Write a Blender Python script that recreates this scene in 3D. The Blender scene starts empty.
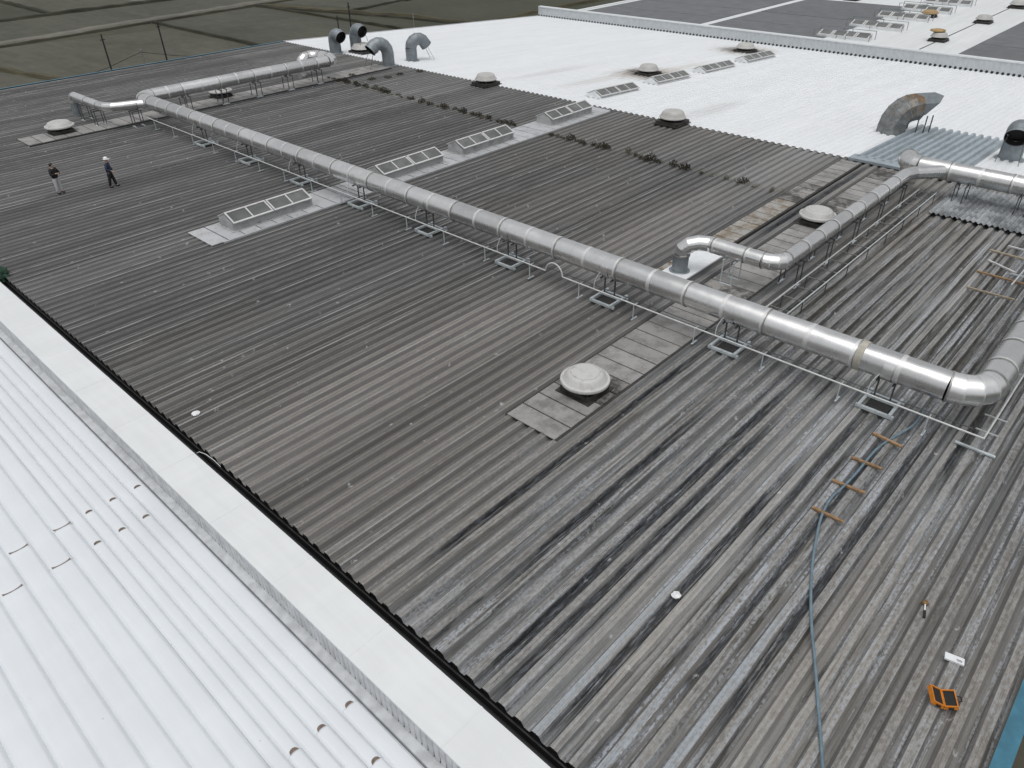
import bpy, math, random
from mathutils import Vector, Matrix
random.seed(7)
SC = bpy.context.scene
COL = SC.collection
PI = math.pi

# ------------------------------------------------------------------ camera
H = 15.0                                    # camera height above the near roof
R = Matrix(((0.67911069, 0.42590377, -0.59784165),
            (-0.7339078, 0.37875272, -0.56384902),
            (-0.01371127, 0.82167655, 0.56978912)))
F = 733.14
cam = bpy.data.cameras.new('camera'); cam.sensor_width = 36; cam.lens = F / 1024 * 36
cam.clip_start = 0.1; cam.clip_end = 5000
camo = bpy.data.objects.new('camera', cam); COL.objects.link(camo)
camo.matrix_world = Matrix.Translation((0, 0, H)) @ R.to_4x4()
SC.camera = camo
SC.cycles.max_bounces = 5; SC.cycles.diffuse_bounces = 3; SC.cycles.glossy_bounces = 3
SC.render.resolution_x = 1024; SC.render.resolution_y = 768

# ------------------------------------------------------------------ sky and light (overcast)
SUN_EL, SUN_AZ = math.radians(72), math.radians(215)     # azimuth measured from +X towards +Y
W = bpy.data.worlds.new('World'); SC.world = W; W.use_nodes = True
wn = W.node_tree; wn.nodes.clear()
sky = wn.nodes.new('ShaderNodeTexSky'); sky.sky_type = 'NISHITA'; sky.sun_disc = False
sky.sun_elevation = SUN_EL; sky.sun_rotation = PI / 2 - SUN_AZ
sky.air_density = 1.0; sky.dust_density = 6.0; sky.ozone_density = 1.0
bw = wn.nodes.new('ShaderNodeRGBToBW')
mixw = wn.nodes.new('ShaderNodeMix'); mixw.data_type = 'RGBA'; mixw.inputs[0].default_value = 0.86
bg = wn.nodes.new('ShaderNodeBackground'); bg.inputs[1].default_value = 0.105
wo = wn.nodes.new('ShaderNodeOutputWorld')
wn.links.new(sky.outputs[0], bw.inputs[0])
wn.links.new(sky.outputs[0], mixw.inputs[6]); wn.links.new(bw.outputs[0], mixw.inputs[7])
ovc = wn.nodes.new('ShaderNodeMix'); ovc.data_type = 'RGBA'; ovc.inputs[0].default_value = 0.5     # even cloud deck
ovc.inputs[7].default_value = (5.1, 5.2, 5.3, 1)
wn.links.new(mixw.outputs[2], ovc.inputs[6]); wn.links.new(ovc.outputs[2], bg.inputs[0]); wn.links.new(bg.outputs[0], wo.inputs[0])
sun = bpy.data.lights.new('sun', 'SUN'); sun.energy = 0.7; sun.angle = math.radians(50); sun.color = (1, 0.98, 0.95)
suno = bpy.data.objects.new('sun', sun); COL.objects.link(suno)
sd = Vector((math.cos(SUN_EL) * math.cos(SUN_AZ), math.cos(SUN_EL) * math.sin(SUN_AZ), math.sin(SUN_EL)))
suno.rotation_euler = (-sd).to_track_quat('-Z', 'Y').to_euler(); suno.location = (0, 0, 60)
SC.view_settings.view_transform = 'Standard'; SC.view_settings.look = 'None'
SC.view_settings.exposure = 0.36; SC.view_settings.gamma = 1.0
SC.view_settings.use_curve_mapping = False

# ------------------------------------------------------------------ pixel -> place helpers
CAM = Vector((0, 0, H))
def ray(px, py): return R @ Vector((px - 512, 384 - py, -F))
def hit(px, py, z=0.0):
    d = ray(px, py); return CAM + d * ((z - H) / d.z)
RX, SL = 48.3, -0.054                        # ridge position and fall of the far slope
def zw(x): return (x - RX) * SL if x > RX else 0.0
def hitw(px, py, dz=0.0):
    d = ray(px, py); t = (dz - SL * RX - H) / (d.z - SL * d.x); return CAM + d * t

# ------------------------------------------------------------------ materials
class NT:
    def __init__(s, name):
        s.m = bpy.data.materials.new(name); s.m.use_nodes = True
        s.t = s.m.node_tree; s.t.nodes.clear()
        s.b = s.t.nodes.new('ShaderNodeBsdfPrincipled'); o = s.t.nodes.new('ShaderNodeOutputMaterial')
        s.t.links.new(s.b.outputs[0], o.inputs[0])
        g = s.t.nodes.new('ShaderNodeNewGeometry'); s.pos = g.outputs['Position']
        s._xyz = None
    def set(s, i, v):
        if isinstance(v, bpy.types.NodeSocket): s.t.links.new(v, i)
        elif isinstance(v, tuple) and len(v) == 3 and i.type == 'RGBA': i.default_value = (*v, 1)
        else: i.default_value = v
    def xyz(s):
        if not s._xyz:
            n = s.t.nodes.new('ShaderNodeSeparateXYZ'); s.t.links.new(s.pos, n.inputs[0]); s._xyz = n.outputs
        return s._xyz
    def math(s, op, a, b=0.0, c=None, clamp=False):
        n = s.t.nodes.new('ShaderNodeMath'); n.operation = op; n.use_clamp = clamp
        s.set(n.inputs[0], a); s.set(n.inputs[1], b)
        if c is not None: s.set(n.inputs[2], c)
        return n.outputs[0]
    def scaled(s, sc, off=(0, 0, 0)):
        n = s.t.nodes.new('ShaderNodeVectorMath'); n.operation = 'MULTIPLY_ADD'
        s.t.links.new(s.pos, n.inputs[0]); n.inputs[1].default_value = sc; n.inputs[2].default_value = off
        return n.outputs[0]
    def noise(s, sc, detail=3.0, rough=0.55, off=(0, 0, 0)):
        n = s.t.nodes.new('ShaderNodeTexNoise'); n.inputs['Scale'].default_value = 1
        n.inputs['Detail'].default_value = detail; n.inputs['Roughness'].default_value = rough
        s.t.links.new(s.scaled(sc, off), n.inputs['Vector']); return n.outputs[0]
    def voro(s, sc, off=(0, 0, 0)):
        n = s.t.nodes.new('ShaderNodeTexVoronoi'); n.inputs['Scale'].default_value = 1
        s.t.links.new(s.scaled(sc, off), n.inputs['Vector']); return n.outputs
    def smooth(s, v, a, b, lo=0.0, hi=1.0):
        n = s.t.nodes.new('ShaderNodeMapRange'); n.interpolation_type = 'SMOOTHSTEP'
        s.set(n.inputs[0], v); n.inputs[1].default_value = a; n.inputs[2].default_value = b
        n.inputs[3].default_value = lo; n.inputs[4].default_value = hi; return n.outputs[0]
    def mix(s, f, a, b, mode='MIX'):
        n = s.t.nodes.new('ShaderNodeMix'); n.data_type = 'RGBA'; n.blend_type = mode
        s.set(n.inputs[0], f); s.set(n.inputs[6], a); s.set(n.inputs[7], b); return n.outputs[2]
    def ramp(s, f, stops):
        n = s.t.nodes.new('ShaderNodeValToRGB'); e = n.color_ramp.elements
        while len(e) < len(stops): e.new(0.5)
        for k, (p, c) in zip(e, stops): k.position = p; k.color = (*c, 1)
        s.t.links.new(f, n.inputs[0]); return n.outputs[0]
    def bump(s, h, strength=0.3, dist=0.01):
        n = s.t.nodes.new('ShaderNodeBump'); n.inputs['Strength'].default_value = strength
        n.inputs['Distance'].default_value = dist; s.set(n.inputs['Height'], h)
        s.t.links.new(n.outputs[0], s.b.inputs['Normal'])
    def objinfo(s):
        return s.t.nodes.new('ShaderNodeObjectInfo').outputs
    def done(s, col, rough=0.6, metal=0.0, spec=0.5):
        s.set(s.b.inputs['Base Color'], col); s.set(s.b.inputs['Roughness'], rough)
        s.set(s.b.inputs['Metallic'], metal); s.b.inputs['Specular IOR Level'].default_value = spec
        return s.m

def plain(name, col, rough=0.6, metal=0.0, var=0.15, sc=6.0, spec=0.5, objvar=0.0, bump=0.0):
    n = NT(name)
    f = n.noise((sc, sc, sc), 4)
    c = n.mix(n.smooth(f, 0.3, 0.7), tuple(k * (1 - var) for k in col), tuple(min(1, k * (1 + var)) for k in col))
    if objvar:
        o = n.objinfo()
        c = n.mix(1.0, c, n.math('MULTIPLY_ADD', o['Random'], 2 * objvar, 1 - objvar), 'MULTIPLY')
    if bump: n.bump(n.noise((sc * 4, sc * 4, sc * 4), 4), bump, 0.01)
    return n.done(c, rough, metal, spec)

M = {}
def mat_grey_roof():
    n = NT('weathered_grey_sheet'); x, y, z = n.xyz(); o = n.objinfo()
    sep = n.t.nodes.new('ShaderNodeSeparateColor'); n.t.links.new(o['Color'], sep.inputs[0])
    tone, black, blue = sep.outputs[0], sep.outputs[1], sep.outputs[2]; brown = o['Alpha']
    s1 = n.noise((0.10, 7.0, 1.0), 4, 0.6)
    s2 = n.noise((0.35, 38.0, 2.0), 3, 0.6, (4, 9, 1))
    s3 = n.noise((0.9, 2.2, 1.0), 4, 0.65, (1, 2, 3))
    base = n.math('ADD', n.math('MULTIPLY', s1, 0.5), n.math('ADD', n.math('MULTIPLY', s2, 0.35), n.math('MULTIPLY', s3, 0.25)))
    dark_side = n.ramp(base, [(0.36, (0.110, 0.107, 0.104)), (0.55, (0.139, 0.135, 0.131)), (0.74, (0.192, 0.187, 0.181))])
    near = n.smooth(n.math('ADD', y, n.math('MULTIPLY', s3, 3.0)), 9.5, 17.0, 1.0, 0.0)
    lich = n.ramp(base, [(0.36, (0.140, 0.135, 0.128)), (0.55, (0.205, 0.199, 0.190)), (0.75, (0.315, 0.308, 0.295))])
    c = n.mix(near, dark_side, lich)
    # the strip past the weed line is smoother and browner
    past = n.smooth(n.math('ADD', x, n.math('MULTIPLY', s3, 0.8)), 40.0, 40.7)
    sm = n.ramp(base, [(0.36, (0.165, 0.16, 0.152)), (0.74, (0.215, 0.209, 0.20))])
    c = n.mix(past, c, sm)
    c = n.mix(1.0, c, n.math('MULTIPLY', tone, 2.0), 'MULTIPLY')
    big = n.smooth(n.noise((.055, .085, .1), 3, .5, (11, 5, 0)), .38, .62)
    c = n.mix(1.0, c, n.mix(n.math('MULTIPLY', big, n.smooth(y, 26, 42, 1, .25)), (.95, .965, .985), (1.13, 1.085, 1.035)), 'MULTIPLY')
    # silt and moss caught along the joint line
    mx_ = n.math('ABSOLUTE', n.math('ADD', n.math('SUBTRACT', x, 40.15), n.math('MULTIPLY', n.math('SUBTRACT', s3, .5), 1.6)))
    c = n.mix(n.math('MULTIPLY', n.smooth(mx_, .12, .5, 1, 0), n.math('MULTIPLY', n.smooth(n.noise((2.2, 1.3, 1), 4, .7), .42, .58), n.smooth(y, 15, 17, 0, .75))), c, n.mix(s2, (.05, .048, .03), (.15, .14, .115)))
    # by rib profile: mottled lichen on the flat tops, paler bends, darker cooler flanks
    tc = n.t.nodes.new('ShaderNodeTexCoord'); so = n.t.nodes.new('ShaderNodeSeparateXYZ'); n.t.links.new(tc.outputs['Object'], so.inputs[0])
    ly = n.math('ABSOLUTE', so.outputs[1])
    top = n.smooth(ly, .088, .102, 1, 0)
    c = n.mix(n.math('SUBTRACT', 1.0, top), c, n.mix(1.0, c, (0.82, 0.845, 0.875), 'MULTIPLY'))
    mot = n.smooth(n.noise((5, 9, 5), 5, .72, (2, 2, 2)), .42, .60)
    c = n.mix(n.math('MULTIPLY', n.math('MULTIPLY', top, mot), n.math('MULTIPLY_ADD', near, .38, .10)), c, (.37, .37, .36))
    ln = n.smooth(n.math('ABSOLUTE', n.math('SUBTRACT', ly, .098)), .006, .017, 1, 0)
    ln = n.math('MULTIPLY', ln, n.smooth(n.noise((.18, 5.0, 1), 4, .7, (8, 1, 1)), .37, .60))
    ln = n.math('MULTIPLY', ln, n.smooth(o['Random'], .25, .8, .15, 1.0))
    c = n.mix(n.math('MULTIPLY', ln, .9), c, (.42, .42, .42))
    # light chalky lines along the sheets
    ch = n.smooth(n.noise((0.22, 26.0, 2.0), 3, 0.6, (7, 3, 0)), 0.60, 0.70)
    chx = n.smooth(n.noise((0.5, 1.1, 1.0), 3, 0.6, (2, 8, 5)), 0.45, 0.62)
    c = n.mix(n.math('MULTIPLY', n.math('MULTIPLY', ch, chx), 0.55), c, (0.34, 0.335, 0.33))
    # brown moss staining
    br = n.math('MULTIPLY', n.smooth(n.noise((0.28, 6.0, 1.0), 5, 0.65, (3, 1, 7)), 0.50, 0.62), brown)
    c = n.mix(n.math('MULTIPLY', br, 0.8), c, (0.052, 0.046, 0.032))
    # pale blue lichen bloom
    bl = n.math('MULTIPLY', n.smooth(n.noise((0.35, 8.0, 1.0), 5, 0.7, (9, 4, 2)), 0.46, 0.60), blue)
    spk = n.smooth(n.noise((9.0, 14.0, 9.0), 3, 0.6), 0.38, 0.56)
    c = n.mix(n.math('MULTIPLY', n.math('MULTIPLY', bl, spk), 0.8), c, (0.36, 0.385, 0.42))
    for (yc, w, x0, x1) in ((3.12, .075, 6.0, 13.5), (5.62, .07, 6.2, 12.5), (4.1, .05, 7, 10.5)):
        my = n.smooth(n.math('ADD', n.math('ABSOLUTE', n.math('SUBTRACT', y, yc)), n.math('MULTIPLY', n.math('SUBTRACT', s3, .5), .12)), w * .7, w * 1.3, 1, 0)
        xx = n.math('ADD', x, n.math('MULTIPLY', s1, 3.0)); mx = n.math('MULTIPLY', n.smooth(xx, x0, x0 + 1.5), n.smooth(xx, x1 - 1, x1 + 2.5, 1, 0))
        c = n.mix(n.math('MULTIPLY', n.math('MULTIPLY', my, mx), n.math('MULTIPLY_ADD', spk, .4, .45)), c, (.32, .355, .39))
    # black water stains
    ed = n.math('MULTIPLY', n.math('SUBTRACT', n.noise((1.4, 11.0, 3.0), 5, 0.7, (6, 6, 6)), 0.5), 0.30)
    lay = n.math('ADD', n.noise((0.13, 7.5, 1.0), 3, 0.5, (5, 0, 3)), ed)
    reg = n.math('MULTIPLY', n.math('MULTIPLY', n.smooth(x, 21, 27), n.smooth(x, 40.5, 42.0, 1, 0)), n.smooth(y, 10.0, 11.4, 1, 0))
    bk = n.math('MULTIPLY', n.smooth(n.math('MULTIPLY_ADD', reg, .075, lay), 0.52, 0.60), n.math('MAXIMUM', black, n.math('MULTIPLY', reg, .95)))
    bk = n.math('MULTIPLY', bk, n.math('MULTIPLY_ADD', top, -.75, 1.0))
    brk = n.smooth(n.math('ADD', n.noise((.55, 15, 2), 5, .7, (1, 4, 4)), n.math('MULTIPLY', ed, .6)), .36, .50, .12, 1)
    yj = n.math('DIVIDE', n.math('SUBTRACT', n.math('ADD', y, n.math('MULTIPLY', ed, .22)), 2.0), 10.0)
    stops = []
    for yc, w, k in ((2.45, .03, .7), (3.37, .05, .9), (4.36, .06, .9), (5.88, .05, .8), (6.36, .05, .8), (7.84, .06, .9), (8.36, .05, .8), (9.34, .05, .8), (9.86, .04, .7), (10.36, .05, .8)):
        a, b = (yc - w - 2) / 10, (yc + w - 2) / 10
        stops += [(a - .0015, (0, 0, 0)), (b, (k, k, k))]
        stops.append((b + .0015, (0, 0, 0)))
    rm = n.ramp(yj, stops[:32]); rm.node.color_ramp.interpolation = 'LINEAR'
    rgt = n.math('MULTIPLY', n.smooth(n.noise((.10, 1.9, 0), 2, .5, (3, 7, 2)), .42, .54), n.math('MULTIPLY', n.smooth(y, 2.2, 2.4), n.smooth(y, 11.2, 11.5, 1, 0)))
    bk = n.math('MAXIMUM', bk, n.math('MULTIPLY', n.math('MULTIPLY', rm, rgt), brk))
    for (yc, w, x0, x1) in ((10.87, .11, 8, 23), (8.86, .12, 9, 20), (7.36, .13, 6.4, 23), (6.84, .10, 6.4, 21), (5.34, .12, 6.4, 19), (4.84, .08, 14, 24), (3.84, .07, 9, 23), (2.84, .09, 9, 24),
                            (10.55, .08, 24, 46), (9.8, .10, 25, 45), (14.45, .16, 34, 48), (59.2, .22, 20, 47), (1.9, .10, 20, 40)):
        dy = n.math('ADD', n.math('ABSOLUTE', n.math('SUBTRACT', y, yc)), n.math('MULTIPLY', ed, 0.5))
        my = n.smooth(dy, w * 0.8, w * 1.7, 1, 0)
        xx = n.math('ADD', x, n.math('MULTIPLY', s1, 4.0))
        mx = n.math('MULTIPLY', n.smooth(xx, x0 + 1, x0 + 3.5), n.smooth(xx, x1 - 1, x1 + 3, 1, 0))
        bk = n.math('MAXIMUM', bk, n.math('MULTIPLY', n.math('MULTIPLY', my, mx), brk))
    bcol = n.mix(n.smooth(n.noise((3, 20, 3), 3), 0.48, 0.66), n.mix(reg, (0.010, 0.011, 0.013), (0.034, 0.031, 0.025)), n.mix(reg, (0.060, 0.069, 0.086), (0.085, 0.08, 0.068)))
    c = n.mix(n.math('MULTIPLY', bk, 0.93), c, bcol)
    # bird droppings and scuffs
    v = n.voro((1.5, 2.1, 1.0)); vs = n.smooth(v['Distance'], 0.08, 0.19, 1, 0)
    vn = n.smooth(n.noise((6, 9, 4), 4, 0.7), 0.5, 0.6)
    vk = n.smooth(n.noise((0.25, 0.3, 0.3), 3), 0.40, 0.54)
    c = n.mix(n.math('MULTIPLY', n.math('MULTIPLY', vs, vn), n.math('MULTIPLY', vk, 0.9)), c, (0.46, 0.46, 0.46))
    # fine grit
    c = n.mix(n.smooth(n.noise((16, 26, 16), 3, 0.7), 0.40, 0.75, 0.0, 0.25), c, (0.09, 0.087, 0.083))
    n.bump(n.math('ADD', n.math('MULTIPLY', s2, .4), n.noise((9, 13, 9), 4, 0.7)), 0.35, 0.012)
    return n.done(c, n.smooth(bk, 0, 1, 0.55, 0.33), 0.0, 0.4)

def mat_white_roof(name, col, stains=(), dirt=0.12, ribdirt=True):
    n = NT(name); x, y, z = n.xyz()
    a = n.noise((0.05, 0.9, 1), 4, 0.6); b = n.noise((0.4, 3.5, 1) if ribdirt else (3.5, 0.4, 1), 4, 0.6, (3, 3, 3))
    f = n.math('ADD', n.math('MULTIPLY', a, 0.5), n.math('MULTIPLY', b, 0.5))
    c = n.mix(n.smooth(f, 0.38, 0.66), tuple(k * (1 - dirt) for k in col), col)
    sp = n.smooth(n.voro((2.3, 2.3, 2.3))['Distance'], 0.03, 0.06, 1, 0)
    c = n.mix(n.math('MULTIPLY', n.math('MULTIPLY', sp, n.smooth(n.noise((1.1, 1.1, 1.1)), 0.55, 0.65)), 0.6), c, (0.35, 0.33, 0.31))
    sn = n.math('MULTIPLY', n.math('SUBTRACT', n.noise((0.6, 2.4, 1), 5, 0.65), 0.5), 0.9) if stains else None
    for (sx, sy, rx, ry, k, tint) in stains:
        dx = n.math('DIVIDE', n.math('SUBTRACT', x, sx), rx); dy = n.math('DIVIDE', n.math('SUBTRACT', y, sy), ry)
        d = n.math('SQRT', n.math('ADD', n.math('MULTIPLY', dx, dx), n.math('MULTIPLY', dy, dy)))
        d = n.math('ADD', d, sn)
        c = n.mix(n.smooth(d, 0.15, 1.0, k, 0), c, tint)
    n.bump(n.noise((9, 9, 9), 4), 0.08, 0.01)
    return n.done(c, 0.5, 0.0, 0.4)

def mat_steel(name, col, rough=0.34, var=0.10, metal=0.95):
    n = NT(name); o = n.objinfo()
    f = n.noise((2.5, 2.5, 2.5), 5, 0.6); g = n.noise((0.8, 0.8, 0.8), 3)
    c = n.mix(n.smooth(f, 0.35, 0.65), tuple(k * (1 - var) for k in col), col)
    c = n.mix(1.0, c, n.math('MULTIPLY_ADD', o['Random'], 0.26, 0.80), 'MULTIPLY')
    run_ = n.smooth(n.noise((5, 5, .7), 5, 0.7), 0.54, 0.74, 0, 0.30)
    c = n.mix(run_, c, tuple(k * 0.5 for k in col))
    n.bump(n.math('ADD', n.noise((1.6, 1.6, 1.6), 3, .5), n.math('MULTIPLY', n.noise((9, 9, 9), 3), .10)), .22, .03)
    return n.done(c, n.math('ADD', n.smooth(g, 0.3, 0.7, rough - 0.07, rough + 0.10), n.math('MULTIPLY', run_, .3)), metal)

def mat_rust():
    n = NT('rusted_galvanised_plate')
    f = n.noise((.7, .7, .7), 5, 0.65); g = n.noise((3, 3, 3), 5, 0.65, (2, 0, 0))
    z = n.xyz()[2]
    k = n.smooth(n.math('ADD', n.math('MULTIPLY', n.math('SUBTRACT', f, 0.5), 2.2), n.math('MULTIPLY', n.math('SUBTRACT', z, 1.0), .5)), .0, .6)
    grey = n.mix(n.smooth(g, .4, .6), (0.15, 0.155, 0.155), (0.24, 0.25, 0.25))
    c = n.mix(k, grey, n.ramp(g, [(0.35, (0.085, 0.06, 0.035)), (0.5, (0.15, 0.10, 0.05)), (0.65, (0.27, 0.15, 0.055))]))
    return n.done(c, 0.5, 0.3)

def mat_field(name, a, b):
    n = NT(name)
    f = n.noise((0.05, 0.03, 1), 6, 0.7); g = n.noise((0.6, 0.3, 1), 6, 0.75)
    r = n.noise((0.9, 0.02, 1), 2)
    k = n.math('ADD', n.math('MULTIPLY', f, 0.5), n.math('ADD', n.math('MULTIPLY', g, 0.35), n.math('MULTIPLY', r, 0.15)))
    c = n.mix(n.smooth(k, 0.36, 0.64), a, b)
    return n.done(c, 0.9, 0, 0.2)

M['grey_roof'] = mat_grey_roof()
WHITE = (0.775, 0.795, 0.815)
cF, cG, cD, cE_ = hitw(648, 74), hitw(745, 51), hitw(672, 123), hitw(486, 84)
M['white_roof'] = mat_white_roof('white_coated_sheet', WHITE, (
    (cF.x, cF.y, 5.5, 4.2, .6, (0.22, 0.15, 0.09)), (cF.x, cF.y, 2.9, 3.4, 1.0, (0.05, 0.035, 0.025)), (cF.x + 5, cF.y - .3, 9, 1.2, .30, (0.45, 0.38, 0.30)),
    (cG.x, cG.y, 6.0, 4.5, .5, (0.28, 0.22, 0.16)), (cG.x, cG.y, 3.2, 3.8, 1.0, (0.045, 0.035, 0.03)),
    (cD.x + 6, cD.y + .2, 8, 1.3, .28, (0.36, 0.35, 0.34)), (cE_.x + 9, cE_.y, 11, 1.1, .28, (0.36, 0.355, 0.35)), (cF.x - 7, cF.y + 1.2, 8, 1.2, .28, (0.40, 0.37, 0.33))), .07)
M['white_left'] = mat_white_roof('white_painted_sheet', (0.71, 0.74, 0.77), ((4.1, 18.5, .9, 1.8, .16, (.45, .44, .44)), (2.2, 9.2, .7, 1.0, .14, (.45, .44, .43)), (.2, 14.5, 1.4, 3.5, .07, (.5, .5, .5)), (3.4, 28, 1.0, 5, .08, (.48, .48, .48))), 0.045, False)
M['cap'] = mat_white_roof('white_flashing', (0.72, 0.74, 0.75), (), 0.07, False)
M['far_white'] = mat_white_roof('far_white_sheet', (0.72, 0.74, 0.75), (), 0.12)
M['parapet'] = plain('pale_grey_cladding', (0.50, 0.53, 0.545), 0.5, 0, 0.06, 2)
M['parapet_in'] = plain('grey_cladding_face', (0.50, 0.515, 0.53), 0.5, 0, 0.15, 3)
M['membrane'] = plain('dark_grey_membrane', (0.115, 0.120, 0.128), 0.5, 0, 0.14, 0.6, 0.4, 0.06)
M['black'] = plain('black_gutter_and_shade', (0.012, 0.012, 0.013), 0.5, 0, 0.2, 4)  # gutter colour, also for the light-blocking plate and painted shade strips
M['blue_trim'] = plain('teal_blue_trim', (0.045, 0.165, 0.24), 0.5, 0, 0.2, 2)
M['wall'] = plain('factory_wall', (0.45, 0.46, 0.46), 0.7, 0, 0.1, 1)
M['steel'] = mat_steel('bright_duct_steel', (0.85, 0.85, 0.85), 0.27, .06, 1.0)
M['flange'] = plain('flange_steel', (0.33, 0.33, 0.32), 0.45, 0.7, 0.2, 5)
M['band'] = plain('beige_tape_band', (0.40, 0.38, 0.33), 0.7, 0, 0.15, 5)
M['bead'] = plain('weld_bead', (0.72, 0.72, 0.72), 0.45, 0.6, 0.1, 5)
M['galv'] = mat_steel('dull_galvanised_pipe', (0.30, 0.335, 0.36), 0.52, 0.2, 0.55)
M['galvblue'] = plain('blue_grey_galvanised_rail', (0.58, 0.63, 0.65), 0.45, 0.35, 0.15, 4)
M['darksteel'] = plain('dark_steel_leg', (0.09, 0.095, 0.10), 0.5, 0.4, 0.2, 6)
M['inside'] = plain('near_black_inside', (0.012, 0.012, 0.012), 0.8, 0, 0.2, 3)  # near-black lining of pipe mouths, vent throats and hoods
M['conduit'] = plain('pale_conduit', (0.60, 0.61, 0.61), 0.45, 0.2, 0.1, 4)
def dirty(name, col, dirt, a, b, sc=1.5, objvar=.1, rough=.55):
    n = NT(name); o = n.objinfo()
    f = n.math('ADD', n.math('MULTIPLY', n.noise((sc, sc, sc), 5, .65), .7), n.math('MULTIPLY', n.noise((sc * 7,) * 3, 4, .7), .3))
    c = n.mix(n.smooth(f, a, b), dirt, col)
    c = n.mix(1.0, c, n.math('MULTIPLY_ADD', o['Random'], 2 * objvar, 1 - objvar), 'MULTIPLY')
    n.bump(n.noise((sc * 9,) * 3, 4, .7), .2, .01)
    return n.done(c, rough, 0, .4)
M['panel_pale'] = dirty('pale_cover_panel', (0.43, 0.44, 0.455), (0.27, 0.27, 0.275), .28, .55)
M['panel_grey'] = dirty('grey_cover_panel', (0.30, 0.294, 0.285), (0.17, 0.165, 0.158), .34, .58, 1.2, .10)
M['panel_dark'] = dirty('mouldy_cover_panel', (0.25, 0.24, 0.23), (0.055, 0.052, 0.048), .42, .58, 1.1, .2)
M['panel_rust'] = dirty('rust_stained_cover_panel', (0.36, 0.35, 0.335), (0.20, 0.165, 0.12), .40, .58, 1.3, .12)
M['seal'] = plain('dark_sealant', (0.035, 0.034, 0.033), 0.7, 0, 0.2, 4)
M['hood'] = dirty('off_white_vent_hood', (0.50, 0.497, 0.485), (0.36, 0.355, 0.34), .30, .52, 2.5, .05, .42)
M['hood_grey'] = dirty('greyed_vent_hood', (0.46, 0.455, 0.44), (0.33, 0.325, 0.31), .30, .52, 2.5, .06, .45)
M['ventbase'] = dirty('dark_vent_curb', (0.055, 0.052, 0.048), (0.02, 0.019, 0.018), .35, .6, 3, .1)
M['frame'] = plain('white_window_frame', (0.58, 0.58, 0.575), 0.45, 0, 0.06, 3)
M['pane'] = plain('dusty_wired_glass', (0.125, 0.13, 0.127), 0.22, 0, 0.25, 1.2, 0.6, 0.12)
M['curb'] = dirty('grey_skylight_curb', (0.40, 0.405, 0.41), (0.22, 0.22, 0.22), .3, .55, 2)
M['curb_white'] = plain('white_skylight_curb', (0.70, 0.715, 0.725), 0.5, 0, 0.08, 2)
M['blue_sheet'] = dirty('blue_grey_galvanised_sheet', (0.33, 0.385, 0.42), (0.25, 0.29, 0.315), .35, .6, .7, .06, .42)
M['patch_sheet'] = dirty('dirty_galvanised_patch_sheet', (0.36, 0.385, 0.40), (0.15, 0.16, 0.165), .40, .60, 1.1, .1, .42)
M['rust'] = mat_rust()
M['wood'] = plain('weathered_batten_wood', (0.34, 0.29, 0.22), 0.75, 0, 0.25, 9, 0.3, 0.12)
M['wood_orange'] = plain('orange_batten_wood', (0.26, 0.165, 0.09), 0.7, 0, 0.25, 9, 0.3, 0.25)
M['hose'] = plain('blue_hose_rubber', (0.14, 0.205, 0.25), 0.4, 0, 0.15, 5)
M['orange'] = plain('orange_plastic', (0.62, 0.20, 0.012), 0.4, 0, 0.1, 8)
M['blackpl'] = plain('black_foam', (0.012, 0.012, 0.012), 0.7, 0, 0.2, 8)
M['paper'] = plain('white_card', (0.72, 0.74, 0.76), 0.6, 0, 0.04, 5)
M['ink'] = plain('dark_ink', (0.05, 0.05, 0.055), 0.7, 0, 0.1, 5)
M['brass'] = plain('brown_tool_head', (0.18, 0.11, 0.04), 0.5, 0.3, 0.2, 9)
M['weed'] = plain('dry_dark_weed', (0.055, 0.048, 0.034), 0.85, 0, 0.45, 9, 0.2, 0.3)
M['weed_green'] = plain('dull_green_weed', (0.11, 0.10, 0.065), 0.85, 0, 0.35, 9, 0.2, 0.3)
M['rag'] = plain('dark_green_sheet', (0.02, 0.06, 0.035), 0.7, 0, 0.3, 6)
M['foam'] = plain('white_scrap', (0.72, 0.73, 0.74), 0.7, 0, 0.06, 7)
M['lapmark'] = plain('rusty_lap_gap', (0.17, 0.125, 0.10), 0.8, 0, 0.3, 14)
M['ground'] = mat_field('dry_ground', (0.060, 0.058, 0.043), (0.088, 0.084, 0.062))
M['field_a'] = mat_field('stubble_field', (0.068, 0.068, 0.054), (0.110, 0.108, 0.086))
M['field_b'] = mat_field('grey_field', (0.060, 0.062, 0.050), (0.096, 0.096, 0.077))
M['field_c'] = mat_field('dark_field', (0.050, 0.054, 0.040), (0.074, 0.076, 0.056))
M['path'] = mat_field('pale_field_track', (0.120, 0.116, 0.098), (0.175, 0.168, 0.145))
M['bund'] = mat_field('brown_grass_bund', (0.026, 0.027, 0.020), (0.048, 0.046, 0.033))
M['reed'] = mat_field('tan_grass_bund', (0.058, 0.054, 0.036), (0.098, 0.087, 0.056))
M['pole'] = plain('dark_pole', (0.02, 0.019, 0.018), 0.7, 0, 0.2, 3)
M['pole_pale'] = plain('pale_concrete_pole', (0.22, 0.22, 0.21), 0.8, 0, 0.1, 3)
M['skin'] = plain('skin', (0.42, 0.26, 0.19), 0.5, 0, 0.05, 9)
M['hair'] = plain('black_hair', (0.012, 0.010, 0.009), 0.5, 0, 0.2, 30)
M['navy'] = plain('navy_cloth', (0.020, 0.032, 0.066), 0.8, 0, 0.15, 15)
M['blackcloth'] = plain('black_cloth', (0.010, 0.010, 0.012), 0.8, 0, 0.2, 15)
M['greycloth'] = plain('pale_grey_cloth', (0.46, 0.46, 0.47), 0.8, 0, 0.1, 15)
M['helmet'] = plain('white_helmet', (0.75, 0.75, 0.75), 0.3, 0, 0.03, 5)
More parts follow.
